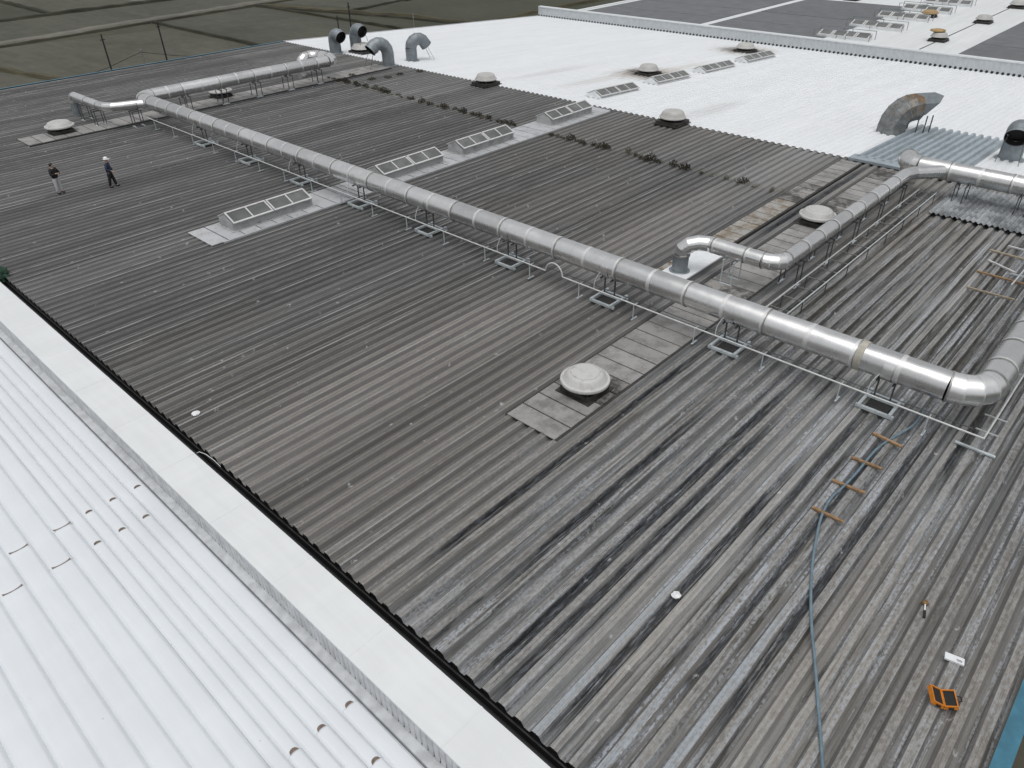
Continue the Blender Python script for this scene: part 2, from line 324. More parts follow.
M['brown_top'] = plain('tan_rusty_top', (0.36, 0.24, 0.10), 0.6, 0, 0.25, 4)

# ------------------------------------------------------------------ mesh builder
class MB:
    def __init__(s): s.v = []; s.f = []
    def add(s, v, f):
        k = len(s.v); s.v += [tuple(p) for p in v]; s.f += [tuple(i + k for i in q) for q in f]; return s
    def box(s, x0, x1, y0, y1, z0, z1):
        return s.add([(x0, y0, z0), (x1, y0, z0), (x1, y1, z0), (x0, y1, z0), (x0, y0, z1), (x1, y0, z1), (x1, y1, z1), (x0, y1, z1)],
                     [(3, 2, 1, 0), (4, 5, 6, 7), (0, 1, 5, 4), (1, 2, 6, 5), (2, 3, 7, 6), (3, 0, 4, 7)])
    def bar(s, a, b, w, h=None, up=(0, 0, 1)):
        a, b = Vector(a), Vector(b); h = h or w; d = (b - a).normalized(); u = Vector(up)
        if abs(d.dot(u)) > 0.98: u = Vector((1, 0, 0))
        sx = d.cross(u).normalized() * w / 2; sy = sx.cross(d).normalized() * h / 2
        return s.add([a - sx - sy, a + sx - sy, a + sx + sy, a - sx + sy, b - sx - sy, b + sx - sy, b + sx + sy, b - sx + sy],
                     [(3, 2, 1, 0), (4, 5, 6, 7), (0, 1, 5, 4), (1, 2, 6, 5), (2, 3, 7, 6), (3, 0, 4, 7)])
    def tube(s, path, r, n=20, split=True, caps=False):
        P = [Vector(p) for p in path]; rs = r if isinstance(r, (list, tuple)) else [r] * len(P)
        T = [(P[i + 1] - P[i]).normalized() for i in range(len(P) - 1)]
        u = Vector((0, 0, 1)) if abs(T[0].z) < 0.9 else Vector((1, 0, 0))
        u = (u - T[0] * u.dot(T[0])).normalized()
        rings = []
        for i in range(len(P)):
            ta = T[max(0, i - 1)]; tb = T[min(i, len(T) - 1)]
            # carry the frame through the previous segment, cut it by the mitre plane
            if i > 0: u = (u - ta * u.dot(ta)).normalized()
            w = ta.cross(u); nb = (ta + tb).normalized(); ring = []
            for k in range(n):
                a = 2 * PI * k / n; p = (u * math.cos(a) + w * math.sin(a)) * rs[i]
                den = ta.dot(nb); p = p - ta * (p.dot(nb) / den) if 0 < i < len(P) - 1 else p
                ring.append(P[i] + p)
            rings.append(ring)
            u2 = u - tb * u.dot(tb); u = u2.normalized() if u2.length > 0.05 else (-ta)
        quads = [(k, (k + 1) % n, n + (k + 1) % n, n + k) for k in range(n)]
        if split:
            for i in range(len(rings) - 1): s.add(rings[i] + rings[i + 1], quads)
        else:
            s.add(sum(rings, []), [tuple(q + i * n for q in f) for i in range(len(rings) - 1) for f in quads])
        if caps:
            s.add(rings[0], [tuple(range(n))[::-1]]); s.add(rings[-1], [tuple(range(n))])
        return s
    def lathe(s, prof, n=28, c=(0, 0, 0)):
        v = []; f = []
        for (r, z) in prof:
            for k in range(n):
                a = 2 * PI * k / n; v.append((c[0] + r * math.cos(a), c[1] + r * math.sin(a), c[2] + z))
        for i in range(len(prof) - 1):
            for k in range(n): f.append((i * n + k, i * n + (k + 1) % n, (i + 1) * n + (k + 1) % n, (i + 1) * n + k))
        if prof[-1][0] > 1e-4: f.append(tuple((len(prof) - 1) * n + k for k in range(n)))
        return s.add(v, f)
    def extr(s, prof, x0, x1, axis='x', zf=None, thick=0.0):
        """open profile [(t,z)] swept along x (or y)"""
        pts = []
        for xx in (x0, x1):
            dz = zf(xx) if zf else 0
            for (t, z) in prof: pts.append((xx, t, z + dz) if axis == 'x' else (t, xx, z + dz))
        n = len(prof)
        fs = [(i, i + 1, n + i + 1, n + i) if axis == 'y' else (i + 1, i, n + i, n + i + 1) for i in range(n - 1)]
        s.add(pts, fs)
        if thick:
            k = len(s.v); s.v += [(a, b, c - thick) for (a, b, c) in pts]; o = k - 2 * n
            s.f += [tuple(q + k for q in f[::-1]) for f in fs]
            for e in (0, n):
                for i in range(n - 1): s.f.append((o + e + i, o + e + i + 1, k + e + i + 1, k + e + i))
        return s
    def mesh(s, name, mat, smooth=False):
        me = bpy.data.meshes.new(name); me.from_pydata(s.v, [], s.f); me.update()
        me.materials.append(M[mat] if isinstance(mat, str) else mat)
        if smooth:
            for p in me.polygons: p.use_smooth = True
            if smooth == 'sharp': me.set_sharp_from_angle(angle=math.radians(16))
        return me
    def build(s, name, mat, parent=None, smooth=False, loc=None):
        return link(name, s.mesh(name, mat, smooth), parent, loc)

def link(name, data, parent=None, loc=None):
    o = bpy.data.objects.new(name, data); COL.objects.link(o)
    if parent: o.parent = parent
    if loc is not None: o.location = loc
    return o
def tag(o, label, cat, group=None):
    o['label'] = label; o['category'] = cat
    if group: o['group'] = group
    return o
def thing(name, label, cat, loc=(0, 0, 0), rz=0, group=None):
    o = link(name, None, None, loc); o.rotation_euler = (0, 0, rz); o.empty_display_size = 0.3
    return tag(o, label, cat, group)
def struct(name, mb, mat):
    o = mb.build(name, mat); o['kind'] = 'structure'; return o
def copy_thing(o, label, loc, rz=0, group=None, scale=None):
    r = o.copy(); COL.objects.link(r); r.location = loc; r.rotation_euler = (0, 0, rz)
    if scale: r.scale = (scale,) * 3
    r['label'] = label
    if group: r['group'] = group
    for ch in [c for c in o.children]:
        c = ch.copy(); COL.objects.link(c); c.parent = r
        for g in ch.children:
            d = g.copy(); COL.objects.link(d); d.parent = c
    return r
def arc(c, u, v, r, a0, a1, n):
    c, u, v = Vector(c), Vector(u), Vector(v)
    return [c + (u * math.cos(a0 + (a1 - a0) * i / n) + v * math.sin(a0 + (a1 - a0) * i / n)) * r for i in range(n + 1)]

# ------------------------------------------------------------------ ground and fields
GZ = -9.0
struct('ground', MB().add([(-900, -900, GZ), (1500, -900, GZ), (1500, 1500, GZ), (-900, 1500, GZ)], [(0, 1, 2, 3)]), 'ground')
def quad_xy(pts, z): return MB().add([(x, y, z) for x, y in pts], [tuple(range(len(pts)))])
FLD = [  # plots of the rice fields, metres on the ground
    ('field_a', [(-40, 84), (71, 84), (71, 158), (43, 163), (-40, 158)]),
    ('field_b', [(73, 84), (97, 84), (97, 170), (73, 166.5)]),
    ('field_b', [(-40, 168), (42, 168), (98, 176), (150, 184), (150, 200), (-40, 194)]),
    ('field_c', [(-40, 199), (62, 199), (62, 246), (-40, 246)]),
    ('field_a', [(64, 199), (84, 200), (84, 236), (64, 236)]),
    ('field_b', [(86, 201), (150, 203), (150, 240), (86, 238)]),
    ('field_c', [(100.5, 84), (103, 84), (112, 84), (112, 112), (107, 140), (101, 168), (99.5, 168)]),
    ('field_b', [(112, 147), (170, 160), (170, 182), (103, 174)]),
    ('field_c', [(115, 84), (240, 84), (240, 165), (128, 152), (109, 142), (114, 114)]),
    ('field_c', [(-60, 250), (260, 250), (260, 330), (-60, 330)]),
]
for i, (m, pts) in enumerate(FLD): struct('field', quad_xy(pts, GZ + 0.03), m)
def strip(name, pts, w, hgt, mat):
    mb = MB(); P = [Vector((x, y, 0)) for x, y in pts]; rows = []
    Q = []
    for a, b in zip(P[:-1], P[1:]):
        n = max(2, int((b - a).length / 3))
        Q += [a.lerp(b, i / n) for i in range(n)]
    Q.append(P[-1])
    for i, p in enumerate(Q):
        d = (Q[min(i + 1, len(Q) - 1)] - Q[max(i - 1, 0)]).normalized(); s = Vector((-d.y, d.x, 0))
        j = random.uniform(-.25, .25) * min(1, w / 2); jh = hgt * random.uniform(.7, 1.3)
        rows.append([p - s * (w * .5 + j) + Vector((0, 0, GZ)), p - s * w * .3 + Vector((0, 0, GZ + jh)),
                     p + s * w * .3 + Vector((0, 0, GZ + jh)), p + s * (w * .5 - j) + Vector((0, 0, GZ))])
    v = sum(rows, [])
    mb.add(v, [(i * 4 + k + 1, i * 4 + k, (i + 1) * 4 + k, (i + 1) * 4 + k + 1) for i in range(len(rows) - 1) for k in range(3)])
    return struct(name, mb, mat)
strip('path', [(-40, 160.5), (42, 165.6), (72, 171), (99.5, 175), (150, 183)], 3.4, .5, 'path')
strip('path', [(-40, 158.6), (42, 163.4), (72, 168.6), (99.5, 172.6), (150, 180)], 1.6, .3, 'bund')
strip('path', [(-40, 192), (52, 196.5), (88, 199), (150, 202)], 2.6, .5, 'bund')
strip('path', [(72, 84), (72, 168)], 1.0, .4, 'bund')
strip('path', [(36.5, 84), (38.5, 126), (35, 143), (33, 158)], 1.3, .5, 'reed')
strip('path', [(98.6, 84), (98.6, 171)], .8, .4, 'bund')
strip('path', [(99.5, 171), (104, 151), (109.5, 132), (111.5, 115), (113, 84)], 1.3, .5, 'reed')
strip('path', [(98.0, 171), (102.4, 151), (107.5, 132), (109.8, 115), (111, 84)], 1.0, .4, 'bund')
strip('path', [(106, 147), (128, 152), (170, 161)], 1.2, .4, 'bund')
strip('path', [(63, 198), (63, 250)], 1.6, .4, 'bund')
strip('path', [(85, 200), (85, 240)], 1.6, .4, 'path')
strip('path', [(-60, 248), (260, 248)], 3.0, .4, 'reed')
strip('path', [(112, 112.5), (131, 114), (170, 114)], 1.4, .5, 'reed')

# ------------------------------------------------------------------ main factory
fac = thing('factory_building', 'large factory with weathered grey ribbed roof and white coated far slope', 'building', (27, 39, GZ))
FO = Vector((27, 39, GZ))                     # children carry world coordinates minus the root
def fpart(name, mb, mat, smooth=False, parent=None):
    o = mb.build(name, mat, parent or fac, smooth)
    if not parent: o.location = -FO
    return o
Y0, NR = -1.4, 163
Y1 = Y0 + .5 * (NR - 1) + .25
XE, XP = 6.48, 91.9                           # eave and the parapet wall
prof = [(-.25, -.105), (-.175, -.105), (-.095, .03), (-.010, .03), (-.008, .044), (.008, .044), (.010, .03), (.095, .03), (.175, -.105), (.25, -.105)]
profw = [(-.25, -.015), (-.17, -.015), (-.095, .066), (.095, .066), (.17, -.015), (.25, -.015)]
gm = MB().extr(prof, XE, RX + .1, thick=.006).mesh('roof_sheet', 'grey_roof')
wm = MB().extr(profw, RX, XP, zf=lambda x: (x - RX) * SL, thick=.006).mesh('white_roof_sheet', 'white_roof')
rr = random.Random(3)
for k in range(NR):
    y = Y0 + .5 * k
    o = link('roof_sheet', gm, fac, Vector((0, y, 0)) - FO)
    near = max(0, min(1, (13.5 - y) / 4))
    if k == 0 or rr.random() < .38: grp = rr.choice([.82, .9, .97, 1.0, 1.06, 1.16, 1.28])
    tone = .5 * grp * rr.choice([.88, .95, 1.0, 1.0, 1.06, 1.16])
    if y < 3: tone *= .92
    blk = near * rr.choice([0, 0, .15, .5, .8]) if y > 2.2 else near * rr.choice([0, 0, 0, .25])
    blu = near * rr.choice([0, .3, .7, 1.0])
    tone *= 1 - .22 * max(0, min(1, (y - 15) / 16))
    brn = rr.choice([0, 0, .4, .8]) * near if y > 1.4 else rr.choice([0, .2, .5])
    if y > 14: brn = rr.choice([0] * 9 + [.25])
    if 2.5 < y < 4.8: brn = max(brn, .9)
    if abs(y - 5.6) < .1 or abs(y - 3.1) < .1 or abs(y - 4.1) < .1: blu, blk, brn = 1.8, 0, 0
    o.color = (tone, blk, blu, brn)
    w = link('white_roof_sheet', wm, fac, Vector((0, y, 0)) - FO)
ya, yb = Y0 - .25, Y1
fpart('light_block_plate', MB().add([(XE + .15, ya, -.2), (RX, ya, -.2), (RX, yb, -.2), (XE + .15, yb, -.2), (XP, ya, zw(XP) - .2), (XP, yb, zw(XP) - .2)],
                       [(0, 1, 2, 3), (1, 4, 5, 2)]), 'black')  # black plate added under the sheets to block light
fpart('wall', MB().box(XE + .2, XP + .1, ya + .02, ya + .2, GZ, zw(XP) - .25).box(XE + .2, XP - .4, yb - .2, yb - .02, GZ, zw(XP) - .25), 'wall')
fpart('wall', MB().box(XE + .25, XE + .45, ya + .21, yb - .21, GZ, -.22), 'wall')
for yy, s in ((ya, -1), (yb, 1)):
    fpart('fascia', MB().add([(XE - .1, yy, .075), (RX, yy, .075), (RX, yy + s * .34, .06), (XE - .1, yy + s * .34, .06), (XE - .1, yy + s * .34, -.5), (RX, yy + s * .34, -.5)],
                             [(0, 1, 2, 3), (3, 2, 5, 4)] if s < 0 else [(3, 2, 1, 0), (4, 5, 2, 3)]), 'blue_trim')
    fpart('fascia', MB().add([(RX, yy, .09), (XP, yy, zw(XP) + .09), (XP, yy + s * .22, zw(XP) + .08), (RX, yy + s * .22, .08), (RX, yy + s * .22, -.5), (XP, yy + s * .22, zw(XP) - .5)],
                             [(0, 1, 2, 3), (3, 2, 5, 4)] if s < 0 else [(3, 2, 1, 0), (4, 5, 2, 3)]), 'white_roof')
# eave gutter
fpart('gutter', MB().box(6.175, 6.21, -12, 39.0, -.42, -.03).box(6.27, 6.62, -12, 39.0, -.42, -.38).box(6.40, 6.44, -12, 39.0, -.38, -.14), 'black')

# cover panel strips lying over the ribs
def panel_strip(x0, x1, y0, y1, pitch, mats, skip=(), z=.075):
    k = 0; x = x0
    while x < x1 - .2:
        xe = min(x + pitch - .06, x1)
        if not any(a < x + pitch / 2 < b for a, b in skip):
            m = mats(x) if callable(mats) else mats
            mb = MB().box(x, xe, y0, y1, z - .03, z + random.uniform(0, .008))
            o = fpart('cover_panel', mb, m)
        x += pitch
    fpart('strip_bed', MB().box(x0 + .03, x1 - .03, y0 + .04, y1 - .04, -.02, z - .032), 'seal')
    fpart('strip_seal', MB().box(x0, x1, y0 - .10, y0 - .005, -.06, z - .03).box(x0, x1, y1 + .005, y1 + .09, -.06, z - .03), 'seal')
def ma(x): return 'panel_dark' if (16.5 < x < 18.2 or 25.5 < x < 27.5 or 37.2 < x < 40.5 or x > 45) else 'panel_grey'
panel_strip(14.27, 47.6, 11.62, 13.70, .84, ma)
panel_strip(26.2, 47.6, 14.95, 16.10, .84, lambda x: 'panel_dark' if 38.5 < x < 41.5 else ('panel_rust' if x < 38.5 else 'panel_grey'))
panel_strip(14.6, 48.0, 34.15, 36.62, .95, 'panel_pale')
panel_strip(14.7, 47.0, 59.55, 61.9, .9, 'panel_grey')
fpart('strip_edge', MB().box(15.2, 47.5, 34.0, 34.1, .0, .10), 'panel_pale')

# galvanised replacement sheets
BL = hitw(918, 127)
bp = [(-.25, .06), (-.155, .06), (-.085, .24), (.085, .24), (.155, .06), (.25, .06)]
for k in range(12):
    y = BL.y - .25 - .5 * k
    if y < 9.9: break
    x1 = BL.x
    fpart('galvanised_sheet', MB().extr([(t + y, z) for t, z in bp], 48.6, x1, zf=lambda x: (x - RX) * SL, thick=.006), 'blue_sheet')
fpart('galvanised_flashing', MB().add([(47.9, 9.2, .20), (48.9, 9.2, .195), (48.9, BL.y + .1, .195), (47.9, BL.y + .1, .20), (47.9, BL.y + .1, .05), (47.9, 9.2, .05)], [(0, 1, 2, 3), (0, 3, 4, 5)]), 'blue_sheet')
wav = [(.5 * i / 12, .05 * math.cos(2 * PI * i / 6)) for i in range(13)]
for k in range(16):
    y = 9.1 - .5 * k
    fpart('patch_sheet', MB().extr([(y - .5 + t, z + .135) for t, z in wav], 41.9 + random.uniform(-.1, .1), 47.3, thick=.008), 'patch_sheet', True)

# ------------------------------------------------------------------ white roofed building at the left, its parapet
LZ = -0.8
lb = thing('factory_building', 'lower factory with clean white ribbed roof in the left foreground', 'building', (-4, 20, GZ))
LO = Vector((-4, 20, GZ))
def lpart(name, mb, mat, parent=None):
    o = mb.build(name, mat, parent or lb)
    if not parent: o.location = -LO
    return o
lines = [-7.78, -7.14, -6.5, -5.86, -5.22, -4.58, -3.94, -3.30, -2.66, -2.02, -1.38, -.72, -.03, .64, 1.26, 1.89, 2.41, 2.77, 3.12, 3.49, 3.85, 4.21, 4.68]
# each entry is a fold; strips between folds alternate crest and trough
for i in range(len(lines) - 1):
    a, b = lines[i], lines[i + 1]
    crest = (i % 2 == 1)
    wide = b - a > .5; w = .11 if wide else .085
    zt = LZ
    zm = LZ - (.085 if wide else .075); up_ = [(t, zm + (zt - zm) * math.sin(t * PI / 2)) for t in (0, .2, .4, .6, .8, 1)]
    pr = [(a + t * w, z) for t, z in up_] + [((a + b) / 2, zt + .010)] + [(b - t * w, z) for t, z in up_[::-1]]
    for (ys, ye) in ((-8, 8.8), (8.8, 19.85), (19.85, 60)):
        sh = 0.75 if crest else -0.75
        y0 = ys + (sh if ys > -8 else 0); y1 = ye + (sh if ye < 60 else 0)
        lift = .006 if ys > 8 else 0
        sheet = lpart('white_roof_sheet', MB().extr([(t, z + (.006 if ys < 10 and ys > 0 else 0)) for t, z in pr], y0, y1, axis='y'), 'white_left'); sheet.data.shade_smooth()
    # rusty gaps at the laps
    for yl in (8.8, 19.85):
        y = yl + (.75 if crest else -.75)
        if a < -.5 and yl < 10: continue
        mb = MB(); cx = (a + b) / 2
        if b - a < .5:
            n = 10; hw = .105; top = []; bot = []
            for k in range(n + 1):
                t = -1 + 2 * k / n; top.append((cx + hw * t, y + .10 * math.sqrt(max(0, 1 - t * t)), zt + .028)); bot.append((cx + hw * t * .9, y + .02 * math.sqrt(max(0, 1 - t * t)) - .01, zt + .028))
        else:
            n = 12; hw = .25; top = []; bot = []
            for k in range(n + 1):
                t = -1 + 2 * k / n; e = .014 + .03 * abs(t) ** 6
                top.append((cx + hw * t, y - .05 + .05 * t * t + e, zt + .024)); bot.append((cx + hw * t, y - .05 + .05 * t * t - e, zt + .024))
        v = top + bot; m = len(top)
        mb.add(v, [(i_ + 1, i_, m + i_, m + i_ + 1) for i_ in range(m - 1)])
        mb.v += [(p[0], p[1], p[2] - .012) for p in v]; mb.f += [(i_, i_ + 1, 2 * m + i_ + 1, 2 * m + i_) for i_ in range(m - 1)]
        lpart('lap_gap', mb, 'lapmark')
lpart('wall', MB().box(-9, 4.86, -8, 60, GZ, LZ - .25), 'wall')
lpart('flashing', MB().box(4.70, 4.95, -8, 60, LZ - .14, LZ + .03), 'parapet_in')
# corrugated inner face of the parapet and its cap panels
pf = []; y = -8
while y < 60:
    pf += [(y, 4.935), (y + .14, 4.935), (y + .16, 4.965), (y + .18, 4.965)]; y += .2
mb = MB(); n = len(pf)
mb.add([(x_, y_, LZ + (.13 if x_ > 4.95 else .034)) for y_, x_ in pf] + [(x_, y_, -.02) for y_, x_ in pf], [(i, i + 1, n + i + 1, n + i) for i in range(n - 1)])
lpart('parapet_cladding', mb, 'parapet_in')
lpart('shadow_gap', MB().box(4.955, 4.995, -8, 60, LZ - .1, LZ + .2), 'black')  # black box as painted shade behind the notched foot of the cladding
lpart('parapet_core', MB().box(5.0, 6.14, -8, 60, GZ, -.03), 'wall')
y = 6.88 - 3.23 * 5
while y < 60:
    dx = .03 if abs(y - 10.11) < .1 else 0
    o = lpart('cap_panel', MB().box(4.925, 6.16, y + .002, y + 3.228, -.028, -.002 + random.uniform(0, .002)), 'cap')
    lpart('cap_lap', MB().box(4.92, 6.165, y - .03, y + .03, -.001, .004), 'cap')
    lpart('cap_lip', MB().box(4.924, 4.934, y + .006, y + 3.224, -.06, -.0285), 'cap')
    y += 3.23

# ------------------------------------------------------------------ far parapet and roof beyond
ZB = zw(XP)
pw = thing('parapet_wall', 'long pale grey ribbed parapet wall between white roof and far roof', 'wall', (XP + .2, 20, ZB - .2))
PO = Vector((XP + .2, 20, ZB - .2))
PY0, PY1 = -30, yb + .1
pf = []; y = PY0
while y < PY1:
    pf += [(y, XP), (y + .22, XP), (y + .25, XP + .03), (y + .47, XP + .03), (y + .5, XP)]; y += .5
n = len(pf); mb = MB()
mb.add([(x_, y_, ZB + (.24 if x_ > XP + .01 else .08)) for y_, x_ in pf] + [(x_, y_, ZB + 1.22) for y_, x_ in pf], [(i, i + 1, n + i + 1, n + i) for i in range(n - 1)])
o = mb.build('cladding', 'parapet', pw); o.location = -PO
o = MB().box(XP - .06, XP + .50, PY0, PY1, ZB + 1.222, ZB + 1.36).build('coping', 'cap', pw); o.location = -PO
o = MB().box(XP + .05, XP + .42, PY0, PY1 - .01, ZB - .3, ZB + 1.22).build('core', 'parapet', pw); o.location = -PO
o = MB().box(XP + .036, XP + .049, PY0, PY1, ZB - .14, ZB + .3).build('shadow_gap', 'black', pw); o.location = -PO  # black strip standing in for the shade under the cladding notches

FZ = -1.6
def hf(px, py, z=FZ): return hit(px, py, z)
fb = thing('factory_building', 'far factory with white roof and dark grey roofing blocks behind the parapet', 'building', (140, 20, GZ))
BO = Vector((140, 20, GZ))
def bpart(name, mb, mat):
    o = mb.build(name, mat, fb); o.location = -BO; return o
GY = hf(600, 7).y
bpart('roof', MB().box(XP + .55, 240, -60, GY, FZ - .3, FZ), 'far_white')
bpart('wall', MB().box(XP + .6, 239.9, -59.9, GY - .1, GZ, FZ - .31), 'wall')
bpart('edge_trim', MB().box(XP + .55, 240, GY - .01, GY + .55, FZ - .5, FZ + .12), 'cap')
yA, yB_, yC, yD = hf(690, 28).y + .6, hf(690, 28).y - .7, hf(830, 36).y, hf(963, 52).y
xb = hf(905, 7).x
def membranes(x0, x1, y0, y1, sx):
    x = x0
    while x < x1 - .5:
        bpart('roofing_sheet', MB().box(x, min(x + sx - .12, x1), y0, y1, FZ + .004, FZ + .05 + random.uniform(0, .03)), 'membrane'); x += sx
membranes(93.6, 200, yA, GY - 1.0, 8.4)
membranes(93.6, xb, yC, yB_, 8.4)
membranes(94.2, 190, -40, yD, 9.0)
bpart('seam_cable', MB().bar((94, hf(930, 45).y, FZ + .03), (150, hf(1000, 12).y, FZ + .03), .07), 'seal')

# ------------------------------------------------------------------ ducts
DZ = 1.65
def run(parent, a, b, r, pitch=None, first=None, beads=True, band_at=None):
    """straight duct from a to b: sections, dark joint collars and pale weld beads"""
    a, b = Vector(a), Vector(b); L = (b - a).length; d = (b - a) / L
    cuts = [0.0]; t = first if first is not None else pitch
    while t < L - .25: cuts.append(t); t += pitch
    cuts.append(L)
    for i in range(len(cuts) - 1):
        s, e = cuts[i], cuts[i + 1]
        MB().tube([a + d * s, a + d * e], r, 36).build('duct_section', 'steel', parent, True)
        if i > 0:
            MB().tube([a + d * (s - .065), a + d * (s - .012)], r + .020, 36, caps=True).build('joint_collar', 'flange', parent, True)
            MB().tube([a + d * (s + .012), a + d * (s + .095)], r + .010, 36, caps=True).build('joint_collar', 'bead', parent, True)
        if beads and e - s > pitch * .7:
            m = (s + e) / 2
            MB().tube([a + d * (m - .075), a + d * (m + .075)], r + .007, 36).build('weld_bead', 'bead', parent, True)
    if band_at is not None:
        MB().tube([a + d * (band_at - .11), a + d * (band_at + .11)], r + .028, 36, caps=True).build('tape_band', 'band', parent, True)
def elbow(parent, c, u, v, rb, r, n=4, a0=0, a1=PI / 2, ends=True, mat='steel', ring='bead'):
    pts = arc(c, u, v, rb, a0, a1, n)
    MB().tube(pts, r, 36).build('duct_elbow', mat, parent, True)
    for i in range(1, n):
        t = (pts[i + 1] - pts[i - 1]).normalized()
        MB().tube([pts[i] - t * .02, pts[i] + t * .02], r + .008, 36).build('elbow_seam', ring, parent, True)
    if ends:
        for p, q in ((pts[0], pts[1]), (pts[-1], pts[-2])):
            t = (q - p).normalized()
            MB().tube([p - t * .03, p + t * .03], r + .022, 36, caps=True).build('joint_collar', 'flange', parent, True)

X_, Y_, Z_ = Vector((1, 0, 0)), Vector((0, 1, 0)), Vector((0, 0, 1))
XM, RM = 23.02, .49
YE, YF = 1.93, 59.75                          # Y of the right return and the far run
md = thing('exhaust_duct', 'longest thick silver duct crossing the grey roof from elbow to elbow', 'duct')
RB = .95
run(md, (XM, YE + RB, DZ), (XM, YF - RB, DZ), RM, 3.24, 8.99 - 3.24 * 1 - YE - RB, True, 5.75 - YE - RB - .16)
elbow(md, (XM + RB, YE + RB, DZ), -X_, -Y_, RB, RM)                      # right end, turning away along the ribs
run(md, (XM + RB, YE, DZ), (44.2, YE, DZ), RM, 1.6, 1.0, False)
fd = thing('exhaust_duct', 'thick silver duct along the ribs at the far left end of the roof', 'duct')
elbow(fd, (XM + RB, YF - RB, DZ), -X_, Y_, RB, RM)
run(fd, (XM + RB, YF, DZ), (40.0, YF, DZ), RM, 3.1, 2.4, True)
elbow(fd, (40.0, YF + .95, DZ), -Y_, X_, .95, RM, 4)
run(fd, (40.95, YF + .95, DZ), (40.95, YF + 2.2, DZ), RM, 2.0, None, False)
elbow(fd, (40.05, YF + 2.2, DZ), X_, Y_, .9, RM, 4)
elbow(fd, (40.05, YF + 3.1, DZ - .75), Z_, -X_, .75, RM * .94, 4)
run(fd, (39.30, YF + 3.1, DZ - .75), (39.30, YF + 3.1, -.1), RM * .94, 2, None, False)
# small branch at the far left
bd = thing('branch_duct', 'thin silver branch duct bending down beside the far left roof vent', 'duct')
rb_, bz = .31, 1.56
MB().tube([(XM - .05, 58.0, bz), (22.3, 58.45, bz)], rb_, 28).build('duct_section', 'steel', bd, True)
p0 = [Vector((22.3, 58.45, bz)), Vector((21.4, 58.75, bz)), Vector((20.75, 59.1, bz)), Vector((20.4, 59.6, bz)), Vector((20.25, 60.3, bz))]
MB().tube(p0, rb_, 28).build('duct_elbow', 'steel', bd, True)
run(bd, p0[-1], (20.2, 64.7, bz), rb_, 2.1, None, False)
elbow(bd, (20.2, 64.7, bz - .5), Z_, Y_, .5, rb_, 4)
MB().tube([(20.2, 65.2, bz - .5), (20.2, 65.2, -.1)], rb_, 28).build('riser', 'galv', bd, True)
MB().tube([(22.34, 58.43, bz), (22.28, 58.47, bz)], rb_ + .02, 28, caps=True).build('joint_collar', 'flange', bd, True)

# thin duct on the right
r2 = .34; X2, Y2 = 27.95, 10.95
td = thing('branch_duct', 'thin silver duct rising from a white plate and turning along the ribs', 'duct')
MB().tube([(27.35, 15.2, -.05), (27.35, 15.2, .95)], r2 * 1.05, 28).build('riser', 'galv', td, True)
MB().lathe([(r2 * 1.05 + .13, .10), (r2 * 1.05 + .12, .14), (r2 * 1.05, .16)], 28, (27.35, 15.2, 0)).build('riser_flange', 'galv', td, True)
MB().tube([(27.35, 15.2, .88), (27.35, 15.2, .95)], r2 * 1.05 + .04, 28, caps=True).build('joint_collar', 'flange', td, True)
MB().tube([(27.35, 15.2, .95), (27.38, 15.15, 1.18), (27.5, 14.95, 1.40), (27.72, 14.65, 1.50), (X2, 14.2, 1.5)], r2, 28).build('duct_elbow', 'steel', td, True)
run(td, (X2, 14.2, 1.5), (X2, Y2 + .7, 1.5), r2, 1.55, .25, False)
elbow(td, (X2 + .7, Y2 + .7, 1.5), -X_, -Y_, .7, r2)
run(td, (X2 + .7, Y2, 1.5), (42.6, Y2, 1.5), r2, 1.55, None, False)
MB().tube([(42.6, Y2, 1.5), (43.3, Y2 - .25, 1.5), (44.5, Y2 - 1.3, 1.5)], r2, 28).build('duct_elbow', 'steel', td, True)
# thick duct at the right edge
XR = 44.8
rd = thing('exhaust_duct', 'thick silver duct at the right edge, ending in a dropped elbow', 'duct')
run(rd, (XR, 10.9, 1.5), (XR, -7, 1.5), RM, 3.0, 1.6, True)
elbow(rd, (XR + .9, 10.9, 1.5), -X_, Y_, .9, RM, 5)
elbow(rd, (XR + .9, 11.8, .75), Z_, X_, .75, RM, 4)
MB().tube([(XR + 1.65, 11.8, .75), (XR + 1.65, 11.8, -.1)], RM, 36).build('riser', 'steel', rd, True)

# supports under the ducts
ORD = ['first', 'second', 'third', 'fourth', 'fifth', 'sixth', 'seventh', 'eighth', 'ninth']
sp = thing('duct_support', 'x', 'support', (0, 0, 0), 0, 'supports under the long duct')
W2 = .50
for (a, b) in (((-W2, -.62, .10), (-W2, .62, .10)), ((W2, -.62, .10), (W2, .62, .10))):
    MB().bar(a, b, .11, .10).build('base_rail', 'galvblue', sp)
for (a, b) in (((-W2 - .12, -W2, .20), (W2 + .12, -W2, .20)), ((-W2 - .12, W2, .20), (W2 + .12, W2, .20))):
    MB().bar(a, b, .10, .095).build('cross_rail', 'galvblue', sp)
MB().box(-.36, .36, -.36, .36, .065, .09).build('base_infill', 'seal', sp)  # dark square filling the middle of the base frame
for s_ in (-1, 1):
    MB().bar((0, s_ * .26, .25), (0, s_ * .26, 1.18), .05).build('post', 'darksteel', sp)
    MB().bar((-.36, s_ * .26, 1.16), (.36, s_ * .26, 1.16), .05).build('saddle', 'darksteel', sp)
MB().bar((0, -W2, .27), (0, W2, .27), .07, .05).build('centre_rail', 'galvblue', sp)
MB().tube([(0, -.16, DZ - .02), (0, .16, DZ - .02)], RM + .012, 30).build('strap', 'steel', sp, True)
sup_y = [50.3, 44.5, 38.6, 32.9, 27.25, 21.55, 15.95, 10.25, 4.6]
